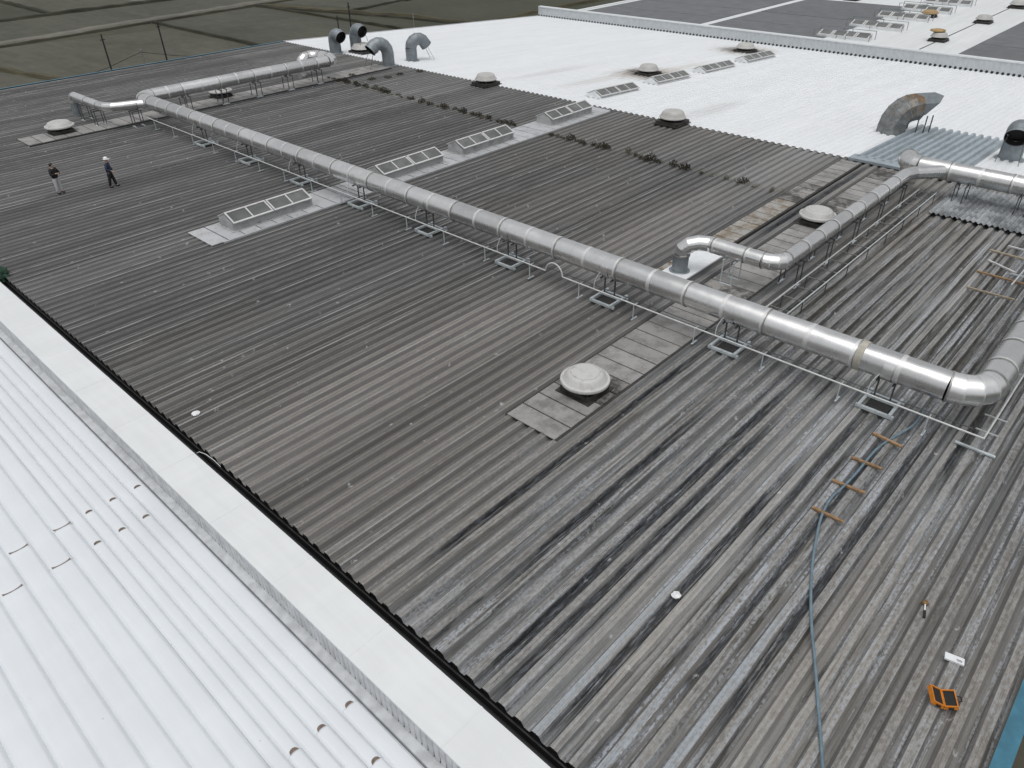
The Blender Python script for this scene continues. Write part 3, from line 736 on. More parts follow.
for k, y in enumerate(sup_y):
    lab = 'blue grey framed support under the long duct, %s from the left' % ORD[k]
    if k == 0: sp.location = (XM, y, 0); sp['label'] = lab
    else: copy_thing(sp, lab, (XM, y, 0))
# leg frames under the other ducts
def frame(x, y, w, h, along, label, group, mat='darksteel'):
    t = thing('duct_stand', label, 'support', (x, y, 0), 0, group)
    ax = Vector((1, 0, 0)) if along == 'x' else Vector((0, 1, 0)); ay = Vector((-ax.y, ax.x, 0))
    for s in (-1, 1):
        for q in (-1, 1):
            MB().bar(ay * s * w + ax * q * .25 + Z_ * .02, ay * s * w + ax * q * .25 + Z_ * h, .045).build('leg', mat, t)
    MB().bar(ay * -w * 1.15 + ax * .25 + Z_ * h, ay * w * 1.15 + ax * .25 + Z_ * h, .055).bar(ay * -w * 1.15 - ax * .25 + Z_ * h, ay * w * 1.15 - ax * .25 + Z_ * h, .055).build('cross_bar', mat, t)
    MB().bar(ay * -w - ax * .3 + Z_ * .06, ay * -w + ax * .3 + Z_ * .06, .09, .06).bar(ay * w - ax * .3 + Z_ * .06, ay * w + ax * .3 + Z_ * .06, .09, .06).build('foot', 'galvblue', t)
for k, x in enumerate((26.5, 29.6, 32.7, 35.8, 38.8)):
    frame(x, YF, .42, 1.14, 'x', 'dark leg frame under the far thick duct, %s from the left' % ORD[k], 'leg frames under the far duct')
for k, (x, y) in enumerate(((22.0, 58.5), (20.25, 61.0), (20.2, 63.4))):
    frame(x, y, .32, 1.14, 'y', 'dark leg frame under the thin far left duct, %s from the junction' % ORD[k], 'leg frames under the far branch duct')
for k, x in enumerate((29.5, 32.6, 35.7, 38.8, 41.9)):
    frame(x, Y2, .36, 1.15, 'x', 'dark leg frame under the thin right hand duct, %s from its bend' % ORD[k], 'leg frames under the right hand thin duct')
frame(X2, 13.0, .36, 1.15, 'y', 'leg frame under the short thin duct above the white plate', 'leg frames under the right hand thin duct', 'galvblue')
for k, x in enumerate((26.4, 31.0, 36.0, 41.0)):
    frame(x, YE, .44, 1.14, 'x', 'pale leg frame under the duct leaving the right edge, %s from the elbow' % ORD[k], 'leg frames under the right return duct', 'galvblue')
for k, y in enumerate((8.5, 5.5)):
    frame(XR, y, .44, .98, 'y', 'dark leg frame under the thick duct at the right edge, %s from its elbow' % ORD[k], 'leg frames under the right edge duct')

# pale conduit running beside the long duct
XC, CZ = 22.36, .74
cd = thing('conduit_pipe', 'thin pale pipe on small stands running beside the long duct', 'pipe')
MB().tube([(XC, 57.5, CZ), (XC, 18.95, CZ)], .03, 10, caps=True).build('pipe', 'conduit', cd, True)
MB().tube([(XC, 18.0, CZ), (XC, 1.41, CZ), (XC + 20, 1.41, CZ)], .03, 10, caps=True).build('pipe', 'conduit', cd, True)
MB().tube([(XC + .22, 57.5, CZ + .05), (XC + .22, 1.8, CZ + .05)], .016, 8).build('pipe', 'darksteel', cd, True)
lp = arc((XC, 18.47, CZ + .02), Y_, Z_, .47, 0, PI, 10); MB().tube(lp, .03, 10, False).build('bypass_loop', 'conduit', cd, True)
y = 3.0
while y < 57:
    MB().bar((XC, y, .02), (XC, y, CZ - .03), .035).bar((XC - .10, y, .06), (XC + .28, y, .06), .06, .035).bar((XC - .04, y, CZ - .035), (XC + .28, y, CZ - .035), .035).build('pipe_stand', 'galvblue', cd); y += 2.815
for k, yy in enumerate(sup_y):
    a = Vector((XC + .02, yy + .35, CZ + .02)); b = Vector((XM - .42, yy + .2, DZ - .15))
    MB().tube([a, a + Z_ * .22, a + Z_ * .36 + X_ * .06, a.lerp(b, .5) + Z_ * .22, b], .016, 8, False).build('drop_hose', 'conduit', cd, True)
for yy in (1.0, 1.9):
    MB().bar((XC + (yy * 1.1), 1.14, .3), (XC + (yy * 1.1), 1.8, .3), .035).build('cross_piece', 'conduit', cd)
MB().bar((XC + .25, .95, .10), (XC + .25, 2.1, .10), .09, .05).build('cross_piece', 'galvblue', cd)

# open pipe rack beside the thin duct
rk = thing('pipe_rack', 'ladder like open pipe rack of pale rails beside the thin right hand duct', 'rack')
for yy, m in ((10.28, 'conduit'), (9.62, 'darksteel'), (9.40, 'galvblue')):
    MB().bar((24.6, yy, .62), (43.6, yy, .62), .04).build('rail', m, rk)
x = 25.0; k = 0
while x < 43.4:
    MB().bar((x, 10.34, .585), (x, 9.34, .585), .035).build('rung', 'flange', rk)
    if k % 2 == 0: MB().bar((x + .02, 10.28, .02), (x + .02, 10.28, .57), .035).bar((x + .02, 9.4, .02), (x + .02, 9.4, .57), .035).build('leg', 'darksteel', rk)
    x += 1.15; k += 1

# white plates at the riser
pl = tag(MB().box(26.3, 29.9, 14.55, 15.75, .095, .135).box(26.3, 29.9, 14.46, 14.545, .095, .17).build('base_plate', 'paper'), 'white plate on the roof around the grey riser pipe', 'plate')

# ------------------------------------------------------------------ roof ventilators
def hood_prof(r): return [(r * .90, -.02), (r * .985, -.03), (r, .02), (r * .99, .075), (r * .95, .09), (r * .90, .085), (r * .875, .10), (r * .80, .20), (r * .72, .285), (r * .66, .32), (r * .60, .335), (r * .585, .315), (r * .565, .315), (r * .55, .34), (r * .30, .36), (0.001, .365)]
def hood_prof2(r): return [(r * .88, -.02), (r * .99, -.03), (r * 1.02, .0), (r * 1.0, .07), (r * .93, .10), (r * .80, .34), (r * .72, .42), (r * .62, .445), (r * .30, .47), (.001, .475)]
def ventilator(label, loc, r=.88, tall=False, group='round roof vents', lean=0):
    t = thing('roof_vent', label, 'roof vent', loc, 0, group)
    b = r * (.92 if tall else .70)
    MB().box(-b, b, -b, b, -.10, .30).build('curb', 'ventbase', t)
    MB().box(-b - .12, b + .12, -b - .12, b + .12, .085, .115).build('base_flashing', 'ventbase', t)
    MB().lathe([(r * .58, .28), (r * .58, .50)], 24).build('throat', 'inside', t, True)
    for k in range(4):
        a = PI / 4 + k * PI / 2
        MB().bar((math.cos(a) * r * .86, math.sin(a) * r * .86, .12), (math.cos(a) * r * .80, math.sin(a) * r * .80, .52), .035).build('bracket', 'darksteel', t)
    h = MB().lathe(hood_prof2(r) if tall else hood_prof(r), 40).build('hood', 'hood_grey' if tall else 'hood', t, 'sharp'); h.location = (0, 0, .50)
    MB().lathe([(r * .90, -.018), (r * .4, .10), (.001, .12)], 24).build('hood_lining', 'inside', h)
    return t
ventilator('large round off white vent hood near the centre of the grey roof', (17.1, 12.62, 0), .88)
ventilator('round off white vent hood beside the thin right hand duct', (36.75, 12.95, 0), .92)
ventilator('pale round vent hood at the far left, beside the branch duct riser', tuple(hit(62, 133)), 1.0)
ventilator('dark shadowed vent hood under the far thick duct', (30.6, 61.9, 0), .95)
ventilator('vent hood straddling the edge of the white roof, right of the skylights', tuple(hitw(672, 124)), .95, True)
ventilator('vent hood at the white roof edge beside the four curved pipes', tuple(hitw(486, 85)), .95, True)
ventilator('vent hood among the curved exhaust pipes', tuple(hitw(363, 53)), 1.15, True)
ventilator('vent hood with a wide rust stain in the middle of the white roof', tuple(hitw(648, 75)), .98, True)
ventilator('vent hood on dark stained patch right by the far parapet', tuple(hitw(745, 52)), 1.05, True)
for (px, py, r, lab) in ((938, 40, .95, 'far roof vent with a tan lid, nearest the parapet'), (983, 22, 1.0, 'far roof vent second from the parapet on the grey seam'), (1017, 7, 1.1, 'far roof vent at the top right corner')):
    p = hf(px, py + 1); ventilator(lab, tuple(p), r, True, 'vents on the far roof')
p = hf(938, 41); tag(MB().lathe([(.75, -.06), (.85, 0), (.8, .12), (.4, .2), (.001, .22)], 20).build('tan_lid', 'brown_top', loc=(p.x + .1, p.y + .35, FZ + 1.06), smooth=True), 'tan rusty lid on the far vent nearest the parapet', 'lid')
p = hf(929, 17); ventilator('low tan rusty vent between the far skylight rows', tuple(p), 1.1, False, 'vents on the far roof').children[4]
o = [c for c in bpy.data.objects if c.parent and c.parent.get('label', '').startswith('low tan') and c.name.startswith('hood') and 'lining' not in c.name][0]
o.data = o.data.copy(); o.data.materials[0] = M['brown_top']
p = hf(852, 0); ventilator('brown stained vent at the top edge behind the grey roofing', (p.x, p.y, FZ), 1.1, True, 'vents on the far roof')

# ------------------------------------------------------------------ skylights along the ribs
def skylight(label, x0, x1, y, ze, group, white=False, units=2, w=.72, ch=.50):
    """double pitched rooflight: curb, two glazed frames a side; y = ridge line"""
    t = thing('skylight', label, 'skylight', (x0, y, ze), 0, group)
    L = x1 - x0; sl = SL if x0 > RX else 0
    if sl: t.rotation_euler = (0, math.atan(-sl), 0)
    cm = 'curb_white' if white else 'curb'
    MB().box(0, L, -w + .04, w - .04, -.05, ch).build('curb', cm, t)
    MB().box(-.12, L + .12, -w - .12, w + .12, .076, .104).build('base_flashing', cm, t)
    e, rz = ch + .02, ch + .36
    MB().add([(.02, -w + .04, ch), (.02, w - .04, ch), (.02, 0, rz - .04)], [(0, 2, 1)]).add([(L - .02, -w + .04, ch), (L - .02, w - .04, ch), (L - .02, 0, rz - .04)], [(0, 1, 2)]).build('gable_end', cm, t)
    for s in (-1, 1):
        a = Vector((0, s * (w + .06), e)); b = Vector((0, s * .012, rz)); d = b - a; nrm = Vector((0, s * d.z, abs(d.y))).normalized()
        for u in range(units):
            ua, ub = L * u / units + .03, L * (u + 1) / units - .03
            fr = MB(); bw_ = .075
            def bar(p, q, wd): fr.bar(p + nrm * .02, q + nrm * .02, wd, .05, up=nrm)
            bar(a + X_ * ua, a + X_ * ub, .09); bar(b + X_ * ua, b + X_ * ub, .09)
            um = (ua + ub) / 2
            for xx in (ua + .04, um, ub - .04): bar(a + d * .07 + X_ * xx, b - d * .07 + X_ * xx, .08 if xx != um else .07)
            f = fr.build('window_frame', 'frame', t)
            for (pa, pb) in ((ua + .05, um - .01), (um + .01, ub - .05)):
                MB().add([a + X_ * pa + nrm * .012, a + X_ * pb + nrm * .012, b + X_ * pb + nrm * .012, b + X_ * pa + nrm * .012],
                         [(0, 1, 2, 3)] if s < 0 else [(3, 2, 1, 0)]).build('pane', 'pane', f)
    return t
SY = 35.6
for x0, x1, lab in ((16.25, 21.1, 'grey curbed skylight left of the long duct'), (26.1, 31.0, 'grey curbed skylight just behind the long duct'),
                    (32.7, 37.6, 'grey curbed skylight in front of the weed line'), (41.6, 46.4, 'grey curbed skylight between the weeds and the white roof')):
    skylight(lab, x0, x1, SY, 0, 'skylights on the grey slope')
for (pa, pb, lab) in (((604, 96.5), (637, 87.5), 'white curbed skylight nearest the grey roof'), ((660.5, 82.5), (688, 75), 'white curbed skylight in front of the rust stained vent'),
                      ((709.5, 71.5), (732.5, 64.5), 'white curbed skylight between the two stained vents'), ((751, 61), (773, 54.5), 'white curbed skylight nearest the far parapet')):
    A, B = hitw(*pa, .27), hitw(*pb, .27)
    yr = (A.y + B.y) / 2 + .78
    skylight(lab, A.x - .1, B.x + .1, yr, zw(A.x), 'skylights on the white slope', True, ch=.25)
def far_skylight(label, px, py, group='skylights on the far roof'):
    p = hf(px, py)
    t = thing('skylight', label, 'skylight', (p.x, p.y, FZ), 0, group)
    MB().box(0, 1.3, -1.72, 1.72, .0, .26).build('curb', 'curb_white', t)
    for k in range(2):
        y0 = -1.66 + k * 1.68; f = MB().add([(.02, y0, .28), (1.28, y0, .70), (1.28, y0 + 1.6, .70), (.02, y0 + 1.6, .28), (.02, y0, .24), (1.28, y0, .66), (1.28, y0 + 1.6, .66), (.02, y0 + 1.6, .24)],
            [(0, 1, 2, 3), (0, 3, 7, 4), (1, 5, 6, 2), (0, 4, 5, 1), (3, 2, 6, 7)]).build('window_frame', 'frame', t)
        MB().add([(.16, y0 + .16, .34), (1.14, y0 + .16, .667), (1.14, y0 + 1.44, .667), (.16, y0 + 1.44, .34)], [(0, 1, 2, 3)]).build('pane', 'pane', f)
    MB().add([(1.27, -1.66, .26), (1.27, 1.62, .26), (1.27, 1.62, .66), (1.27, -1.66, .66)], [(0, 1, 2, 3)]).build('back_panel', 'curb_white', t)
    for yy in (-1.95, 1.95):
        for xx in (-.3, 1.6): MB().bar((xx, yy, 0), (xx, yy, .95), .06).build('guard_post', 'galv', t)
    MB().bar((-.3, -1.95, .93), (-.3, 1.95, .93), .05).bar((1.6, -1.95, .93), (1.6, 1.95, .93), .05).build('guard_rail', 'galv', t)
rows = [(830, 37.5, 0), (853, 40, 1), (862, 27.5, 0), (886, 30.5, 1), (889, 18.5, 0), (913, 21, 1), (913, 11, 0), (936, 13.5, 1), (935, 4, 0), (957, 6, 1)]
for k, (px, py, s) in enumerate(rows):
    far_skylight('%s skylight of the %s row on the far roof, counted from the parapet' % (('left hand', 'right hand')[s], ORD[k // 2]), px, py)

# ------------------------------------------------------------------ curved exhaust pipes
def gooseneck(label, loc, r, hgt, rb, ang, face, mat='galv', segs=6, tail=.25, group='curved exhaust pipes', wires=True):
    """vertical stub, mitred bend through ang degrees towards direction face, open dark end"""
    t = thing('exhaust_pipe', label, 'exhaust pipe', loc, 0, group)
    f = Vector((math.cos(face), math.sin(face), 0))
    s = Vector((0, 0, hgt)); c = s + f * rb; A = math.radians(ang)
    pts = [Vector((0, 0, -.1)), s] + arc(c, -f, Z_, rb, 0, A, segs)[1:]
    d = (pts[-1] - pts[-2]).normalized(); pts.append(pts[-1] + d * tail)
    MB().tube(pts[:2], r, 28).build('stack', mat, t, True)
    MB().tube(pts[1:], r, 28).build('bend', mat, t, True)
    for i in range(1, len(pts) - 1):
        q = (pts[i + 1] - pts[i - 1]).normalized()
        MB().tube([pts[i] - q * .015, pts[i] + q * .015], r + .012, 28).build('seam_ring', mat, t, True)
    MB().tube([pts[-1] - d * .04, pts[-1]], r + .025, 28, caps=False).build('rim', mat, t, True)
    MB().tube([pts[-3], pts[-2], pts[-1] - d * .01], r - .02, 24, caps=False).build('lining', 'inside', t, True)
    MB().tube([pts[-2] - d * .3, pts[-2] - d * .28], r - .025, 24, caps=True).build('dark_throat', 'inside', t)
    MB().lathe([(r + .22, .0), (r + .2, .06), (r + .02, .10)], 24).build('base_collar', 'galv', t)
    if wires:
        sd_ = Vector((-f.y, f.x, 0))
        for q in (-1, 1):
            p = pts[-2] + sd_ * q * r * .7
            MB().bar(p, Vector((p.x + f.x * .7, p.y + f.y * .7, -.0)) + sd_ * q * .2, .03).build('stay_wire', 'darksteel', t)
    return t
gooseneck('curved exhaust pipe opening right, farthest left of the four', tuple(hitw(336, 53)), .60, 1.15, .66, 122, -PI / 2, wires=False)
gooseneck('curved exhaust pipe opening right, behind the vent hood', tuple(hitw(357, 52)), .60, 1.5, .74, 118, -PI / 2)
gooseneck('curved exhaust pipe with its dark mouth towards the camera side', tuple(hit(389, 66)), .58, 1.15, .95, 140, PI - .15)
gooseneck('curved exhaust pipe standing on the white roof, mouth turned away', tuple(hitw(412, 61)), .56, 1.2, .78, 158, -.35)
gooseneck('wide curved exhaust pipe with black mouth at the right edge', tuple(hitw(1009, 159)), .66, 1.30, .64, 132, PI * 1.04)
# rusty mitred outlet
A = hitw(890, 133)
rt = thing('exhaust_outlet', 'rusty mitred exhaust outlet with pointed hood above the galvanised sheets', 'exhaust outlet', tuple(A), 0)
FA = math.radians(-38); dirn = Vector((math.cos(FA), math.sin(FA), 0)); side = Vector((-dirn.y, dirn.x, 0))
hw, hh, BR = .84, .78, 1.25
cz = Vector((0, 0, .45)); cc = cz + dirn * BR
pth = [Vector((0, 0, -.2)), cz] + [cc + (-dirn * math.cos(a) + Z_ * math.sin(a)) * BR for a in (math.radians(k) for k in (20, 40, 60, 80))]
pth += [pth[-1] + dirn * .55 + Z_ * .06]
rings = []
for i, p in enumerate(pth):
    if i < 2: tt = Z_.copy() if i == 0 else (pth[2] - pth[0]).normalized()
    else: tt = (pth[min(i + 1, len(pth) - 1)] - pth[i - 1]).normalized()
    up = tt.cross(side); up = up if up.dot(Z_ - dirn) > 0 else -up
    rings.append([p + side * a * hw + up * b * hh for (a, b) in ((-.62, -1), (.62, -1), (1, -.5), (1, .5), (.62, 1), (-.62, 1), (-1, .5), (-1, -.5))])
for i in range(len(rings) - 1):
    MB().add(rings[i] + rings[i + 1], [(k, (k + 1) % 8, 8 + (k + 1) % 8, 8 + k) for k in range(8)]).build('bend_segment', 'rust', rt)
    c0 = sum(rings[i + 1], Vector()) / 8
    if i < len(rings) - 2: MB().add([c0 + (q - c0) * 1.02 - (pth[i + 1] - pth[i]).normalized() * .02 for q in rings[i + 1]] + [c0 + (q - c0) * 1.02 + (pth[i + 2] - pth[i + 1]).normalized() * .02 for q in rings[i + 1]], [(k, (k + 1) % 8, 8 + (k + 1) % 8, 8 + k) for k in range(8)]).build('seam_rib', 'galv', rt)
last = rings[-1]
tip = [p + dirn * (1.5 if k in (4, 5) else (1.05 if k in (3, 6) else .1)) for k, p in enumerate(last)]
MB().add(last + tip, [(k, (k + 1) % 8, 8 + (k + 1) % 8, 8 + k) for k in (2, 3, 4, 5, 6)]).build('hood_tip', 'galv', rt)
c0 = sum(rings[-2], Vector()) / 8
MB().add([c0 + (q - c0) * .97 for q in rings[-2]], [tuple(range(8))]).build('dark_throat', 'inside', rt)
for k, (fx, sy) in enumerate(((1.3, -.9), (1.3, .9), (1.9, -.9), (1.9, .9), (2.4, -.8))):
    p = dirn * fx + side * sy; zz = zw(A.x + p.x) - A.z
    MB().bar((p.x, p.y, zz + .05), (p.x, p.y, 1.3), .07).build('prop', 'darksteel', rt)

# ------------------------------------------------------------------ battens, hose, tools on the roof
def batten(pa, pb, m, label, group, w=.09, h=.06, z=.09):
    a, b = hit(*pa, z), hit(*pb, z); c = (a + b) / 2
    o = MB().bar(a - c, b - c, w, h).build('wooden_batten', m, loc=c); tag(o, label, 'batten', group)
for k, (pa, pb) in enumerate((((873, 433), (902, 447)), ((851, 457), (882, 469)), ((832, 480), (865, 493)), ((812, 507), (843, 522)))):
    batten(pa, pb, 'wood_orange', 'orange brown batten under the blue hose, %s from the long duct' % ORD[k], 'battens under the hose')
for pa, pb, m, lab in (((990, 250), (1024, 259), 'wood', 'pale batten at the right edge, the upper one'), ((988, 260), (1016, 273), 'conduit', 'whitish batten at the right edge lying askew'),
                       ((977, 271), (1024, 284), 'wood_orange', 'orange batten at the right edge'), ((967, 287), (1015, 300), 'wood', 'pale batten at the right edge, the lowest one'),
                       ((1008, 246), (1024, 250), 'conduit', 'short white bar at the right edge above the battens')):
    batten(pa, pb, m, lab, 'battens by the right edge')
gp = thing('guard_frame', 'thin grey green metal frame standing over the battens at the right edge', 'frame', (34.6, 3.55, 0))
for (a, b) in (((0, 0, .02), (0, 0, .55)), ((2.6, -.05, .02), (2.6, -.05, .55)), ((-.1, 0, .55), (5.2, -.1, .55)), ((5.2, -.1, .02), (5.2, -.1, .55)), ((1.2, .35, .50), (1.2, -2, .50))):
    MB().bar(a, b, .05).build('frame_bar', 'galvblue', gp)
hp = [(925, 408), (912, 426), (880, 446), (850, 480), (832, 497), (822, 515), (816, 540), (812, 570), (811, 600), (812, 630), (815, 660), (818, 700), (823, 768), (827, 830)]
P = [hit(px, py, .10) for px, py in hp]; Q = []
for i in range(len(P) - 1):
    p0, p1, p2, p3 = P[max(0, i - 1)], P[i], P[i + 1], P[min(len(P) - 1, i + 2)]
    for k in range(6):
        t = k / 6; Q.append(.5 * ((2 * p1) + (p2 - p0) * t + (2 * p0 - 5 * p1 + 4 * p2 - p3) * t * t + (3 * p1 - p0 - 3 * p2 + p3) * t ** 3))
Q.append(P[-1])
for i, q in enumerate(Q): q.z = .072 + .04 * (.5 + .5 * math.sin(i * 1.1)) * (1 if 6 < i < 26 else .4)
tag(MB().tube(Q, .036, 10, False, True).build('hose', 'hose', smooth=True), 'blue grey hose snaking from the duct to the bottom edge', 'hose')
# orange case
p = hit(942, 699, .1)
cs = thing('tool_case', 'open orange tool case with black lining on the ribs', 'tool case', (p.x, p.y, .035), math.radians(-62))
def shell(x0, x1, name, tilt):
    g = thing('tmp', '', '') if 0 else None
    mb = MB(); wd = .21; hh_ = .11; th = .022
    mb.box(x0, x1, -wd, wd, 0, th).box(x0, x0 + th, -wd, wd, th, hh_).box(x1 - th, x1, -wd, wd, th, hh_).box(x0 + th, x1 - th, -wd, -wd + th, th, hh_).box(x0 + th, x1 - th, wd - th, wd, th, hh_)
    o = mb.build(name, 'orange', cs); o.rotation_euler = (0, tilt, 0)
    q = MB().box(x0 + th + .002, x1 - th - .002, -wd + th + .002, wd - th - .002, th + .001, hh_ - .025).build('foam_lining', 'blackpl', o)
    MB().box((x0 + x1) / 2 - .05, (x0 + x1) / 2 + .05, -wd - .03, -wd - .002, .03, .07).build('corner_block', 'blackpl', o)
    return o
shell(.015, .30, 'case_base', -.30); shell(-.30, -.015, 'case_lid', .42)
for yy in (-.12, .12): MB().tube([(0, yy - .03, .022), (0, yy + .03, .022)], .014, 8, caps=True).build('hinge', 'blackpl', cs)
MB().tube([(.28, -.07, .17), (.345, -.05, .19), (.345, .05, .19), (.28, .07, .17)], .013, 8, False, True).build('handle', 'blackpl', cs)
# white card box
p = hit(955, 658, .1)
cb = thing('card_box', 'small flat white carton lying beside the orange case', 'box', (p.x, p.y, .035), math.radians(-78))
MB().box(-.20, .20, -.095, .095, .0, .05).build('box_body', 'paper', cb)
tx = MB()
for k in range(6): tx.box(.04 + k * .02, .052 + k * .02, -.03 - .008 * (k % 2), .0 + .006 * ((k + 1) % 3), .0505, .0525)
tx.box(.05, .15, -.055, -.049, .0505, .0525); tx.build('printed_text', 'ink', cb)
# hand tool
p = hit(925, 603, .06); q_ = hit(924, 618, .06)
ht = thing('hand_tool', 'small tool with brown head and dark grip lying on a rib', 'tool', (p.x, p.y, .06))
dv = (q_ - p); dv.z = 0; L = dv.length; dv.normalize()
MB().lathe([(.02, -.03), (.075, -.02), (.085, .01), (.06, .05), (.001, .06)], 14).build('tool_head', 'brass', ht, True)
MB().bar((0, 0, .02), dv * (L * .55) + Z_ * .02, .028).build('shaft', 'foam', ht)
MB().bar(dv * (L * .55) + Z_ * .02, dv * L + Z_ * .02, .05).build('grip', 'blackpl', ht)
def crumple(r, seed, name, mat, label, cat, loc, flat=.5):
    rg = random.Random(seed); mb = MB(); n, m = 12, 7; v = []; 
    for i in range(m + 1):
        for k in range(n):
            a = 2 * PI * k / n; b = PI * i / m; rr_ = r * rg.uniform(.75, 1.15)
            v.append((rr_ * math.sin(b) * math.cos(a), rr_ * math.sin(b) * math.sin(a), r * flat + rr_ * flat * math.cos(b)))
    f = [(i * n + k, (i + 1) * n + k, (i + 1) * n + (k + 1) % n, i * n + (k + 1) % n) for i in range(m) for k in range(n)]
    return tag(mb.add(v, f).build(name, mat, loc=loc), label, cat)
p = hit(676, 596, .05); crumple(.12, 1, 'foam_scrap', 'foam', 'white crumpled scrap on the black stained sheets', 'scrap', (p.x, p.y, .03))
p = hit(196, 414, .05); crumple(.14, 2, 'foam_scrap', 'foam', 'white crumpled scrap near the gutter on the left', 'scrap', (p.x, p.y, .03), .35)
crumple(.45, 5, 'crumpled_sheet', 'rag', 'dark green crumpled sheet at the far end of the black gutter', 'sheet', (6.36, 38.6, -.3), .9)
crumple(.16, 9, 'rubbish_heap', 'seal', 'small black lump on the cover panels behind the long duct', 'lump', (26.0, 12.4, .07), .6)
cx = hit(207, 455, .05)
tag(MB().tube([(6.22, 19.75, -.01), (6.26, 19.6, .10), (6.33, 19.3, .12), (6.40, 18.95, .02), (6.44, 18.7, -.12)], .012, 6, False).build('loose_wire', 'conduit', smooth=True), 'pale loose wire looping over the black gutter', 'wire')

# ------------------------------------------------------------------ weeds along the lap line
def weed_mesh(seed, mat, n=150, r=.32, hgt=.30):
    rg = random.Random(seed); mb = MB()
    for i in range(n):
        a = rg.uniform(0, 2 * PI); d = r * math.sqrt(rg.random()); z = hgt * rg.random() * (1 - d / r * .6)
        c = Vector((d * math.cos(a), d * math.sin(a), z + .01)); dv_ = Vector((rg.uniform(-1, 1), rg.uniform(-1, 1), rg.uniform(.0, 1.2))).normalized(); s_ = dv_.cross(Vector((rg.uniform(-1, 1), rg.uniform(-1, 1), .3))).normalized()
        l, w_ = rg.uniform(.05, .14), rg.uniform(.014, .036)
        mb.add([c - s_ * w_, c + dv_ * l * .5 + s_ * w_ * .2, c + dv_ * l, c + dv_ * l * .5 - s_ * w_ * 1.6], [(0, 1, 2, 3)])
    for i in range(8):
        a = rg.uniform(0, 2 * PI); mb.bar((0, 0, 0), (math.cos(a) * r * .6, math.sin(a) * r * .6, hgt * rg.uniform(.3, .9)), .012)
    return mb.mesh('weed_clump', mat)
wmesh = [weed_mesh(k, 'weed') for k in range(4)] + [weed_mesh(9, 'weed_green', 120, .3, .40), weed_mesh(10, 'weed_green', 90, .26, .5)]
rg = random.Random(21); y = 16.3; cnt = 0
while y < 60 and cnt < 120:
    dens = 1.2 if y < 24 else .8
    y += rg.uniform(.35, 1.0) * dens * (2.4 if rg.random() < .10 else 1)
    m = wmesh[rg.choice([0, 1, 2, 3, 0, 1, 2, 3, 0, 1, 4])] if y > 20 else wmesh[rg.choice([0, 1, 4, 5, 4])]
    if 34.0 < y < 36.8: continue
    o = link('weed_clump', m, None, (40.1 + rg.uniform(-.16, .22) + (y - 38) * .02, y, -.02)); s_ = rg.choice([.35, .5, .6, .75, .9, 1.1]); o.scale = (s_ * 1.1, s_, s_ * rg.uniform(1.0, 1.7)); o.rotation_euler = (0, 0, rg.uniform(0, 6))
    wl = ('dark dry weed clump on the roof joint line, left of the skylight row', 'weeds on the joint left of the skylights') if y > 36.7 else (('dark dry weed clump on the roof joint line, right of the skylight row', 'weeds on the joint right of the skylights') if y > 20 else ('small weed clump at the right end of the joint line near the rusty panels', 'weeds at the right end of the joint'))
    tag(o, wl[0], 'weed', wl[1]); cnt += 1
for (px, py) in ((400, 75), (388, 78), (372, 80), (420, 72), (352, 76), (342, 80)):
    p = hit(px, py); o = link('weed_clump', wmesh[cnt % 4], None, (p.x, p.y, .0)); o.scale = (1.2, 1.2, .8); cnt += 1
    tag(o, 'dark weed clump at the foot of the curved pipes', 'weed', 'weeds below the curved pipes')

# ------------------------------------------------------------------ poles beyond the far edge
def rayY(px, py, Y): d = ray(px, py); return CAM + d * (Y / d.y)
for (px, py, Y, r, m, lab) in ((101, 35, 88, .085, 'pole', 'dark pole behind the far blue roof edge, leftmost'), (157, 22, 88, .085, 'pole', 'dark pole behind the far blue roof edge, second from left'),
                               (348, 3, 92, .10, 'pole', 'tall dark pole behind the curved exhaust pipes'), (337, 16, 90, .08, 'pole', 'short dark pole behind the leftmost curved pipe'),
                               (141, 50, 92, .07, 'pole_pale', 'thin pale pole between the two dark poles'), (413, 14, 96, .07, 'pole_pale', 'thin pale pole beyond the white roof edge')):
    t = rayY(px, py, Y); hgt = t.z - GZ
    o = thing('utility_pole', lab, 'pole', (t.x, t.y, GZ), 0, 'poles beyond the roof')
    MB().tube([(0, 0, 0), (0, 0, hgt)], [r * 1.25, r * .85], 12, caps=True).build('pole_shaft', m, o, True)
    MB().box(-.25, .25, -.03, .03, hgt - .5, hgt - .42).build('crossarm', m, o)
    MB().lathe([(r * 1.1, 0), (r * .9, .06), (.001, .09)], 12, (0, 0, hgt)).build('pole_cap', m, o)
a, b, c = rayY(141, 52, 92), rayY(70, 82, 86), rayY(205, 57, 88)
tag(MB().tube([b, b.lerp(a, .5) - Z_ * .15, a], .03, 6, False).tube([a, a.lerp(c, .5) - Z_ * .1, c], .03, 6, False).build('cable', 'pole', smooth=True), 'black cable slung past the thin pale pole', 'cable')

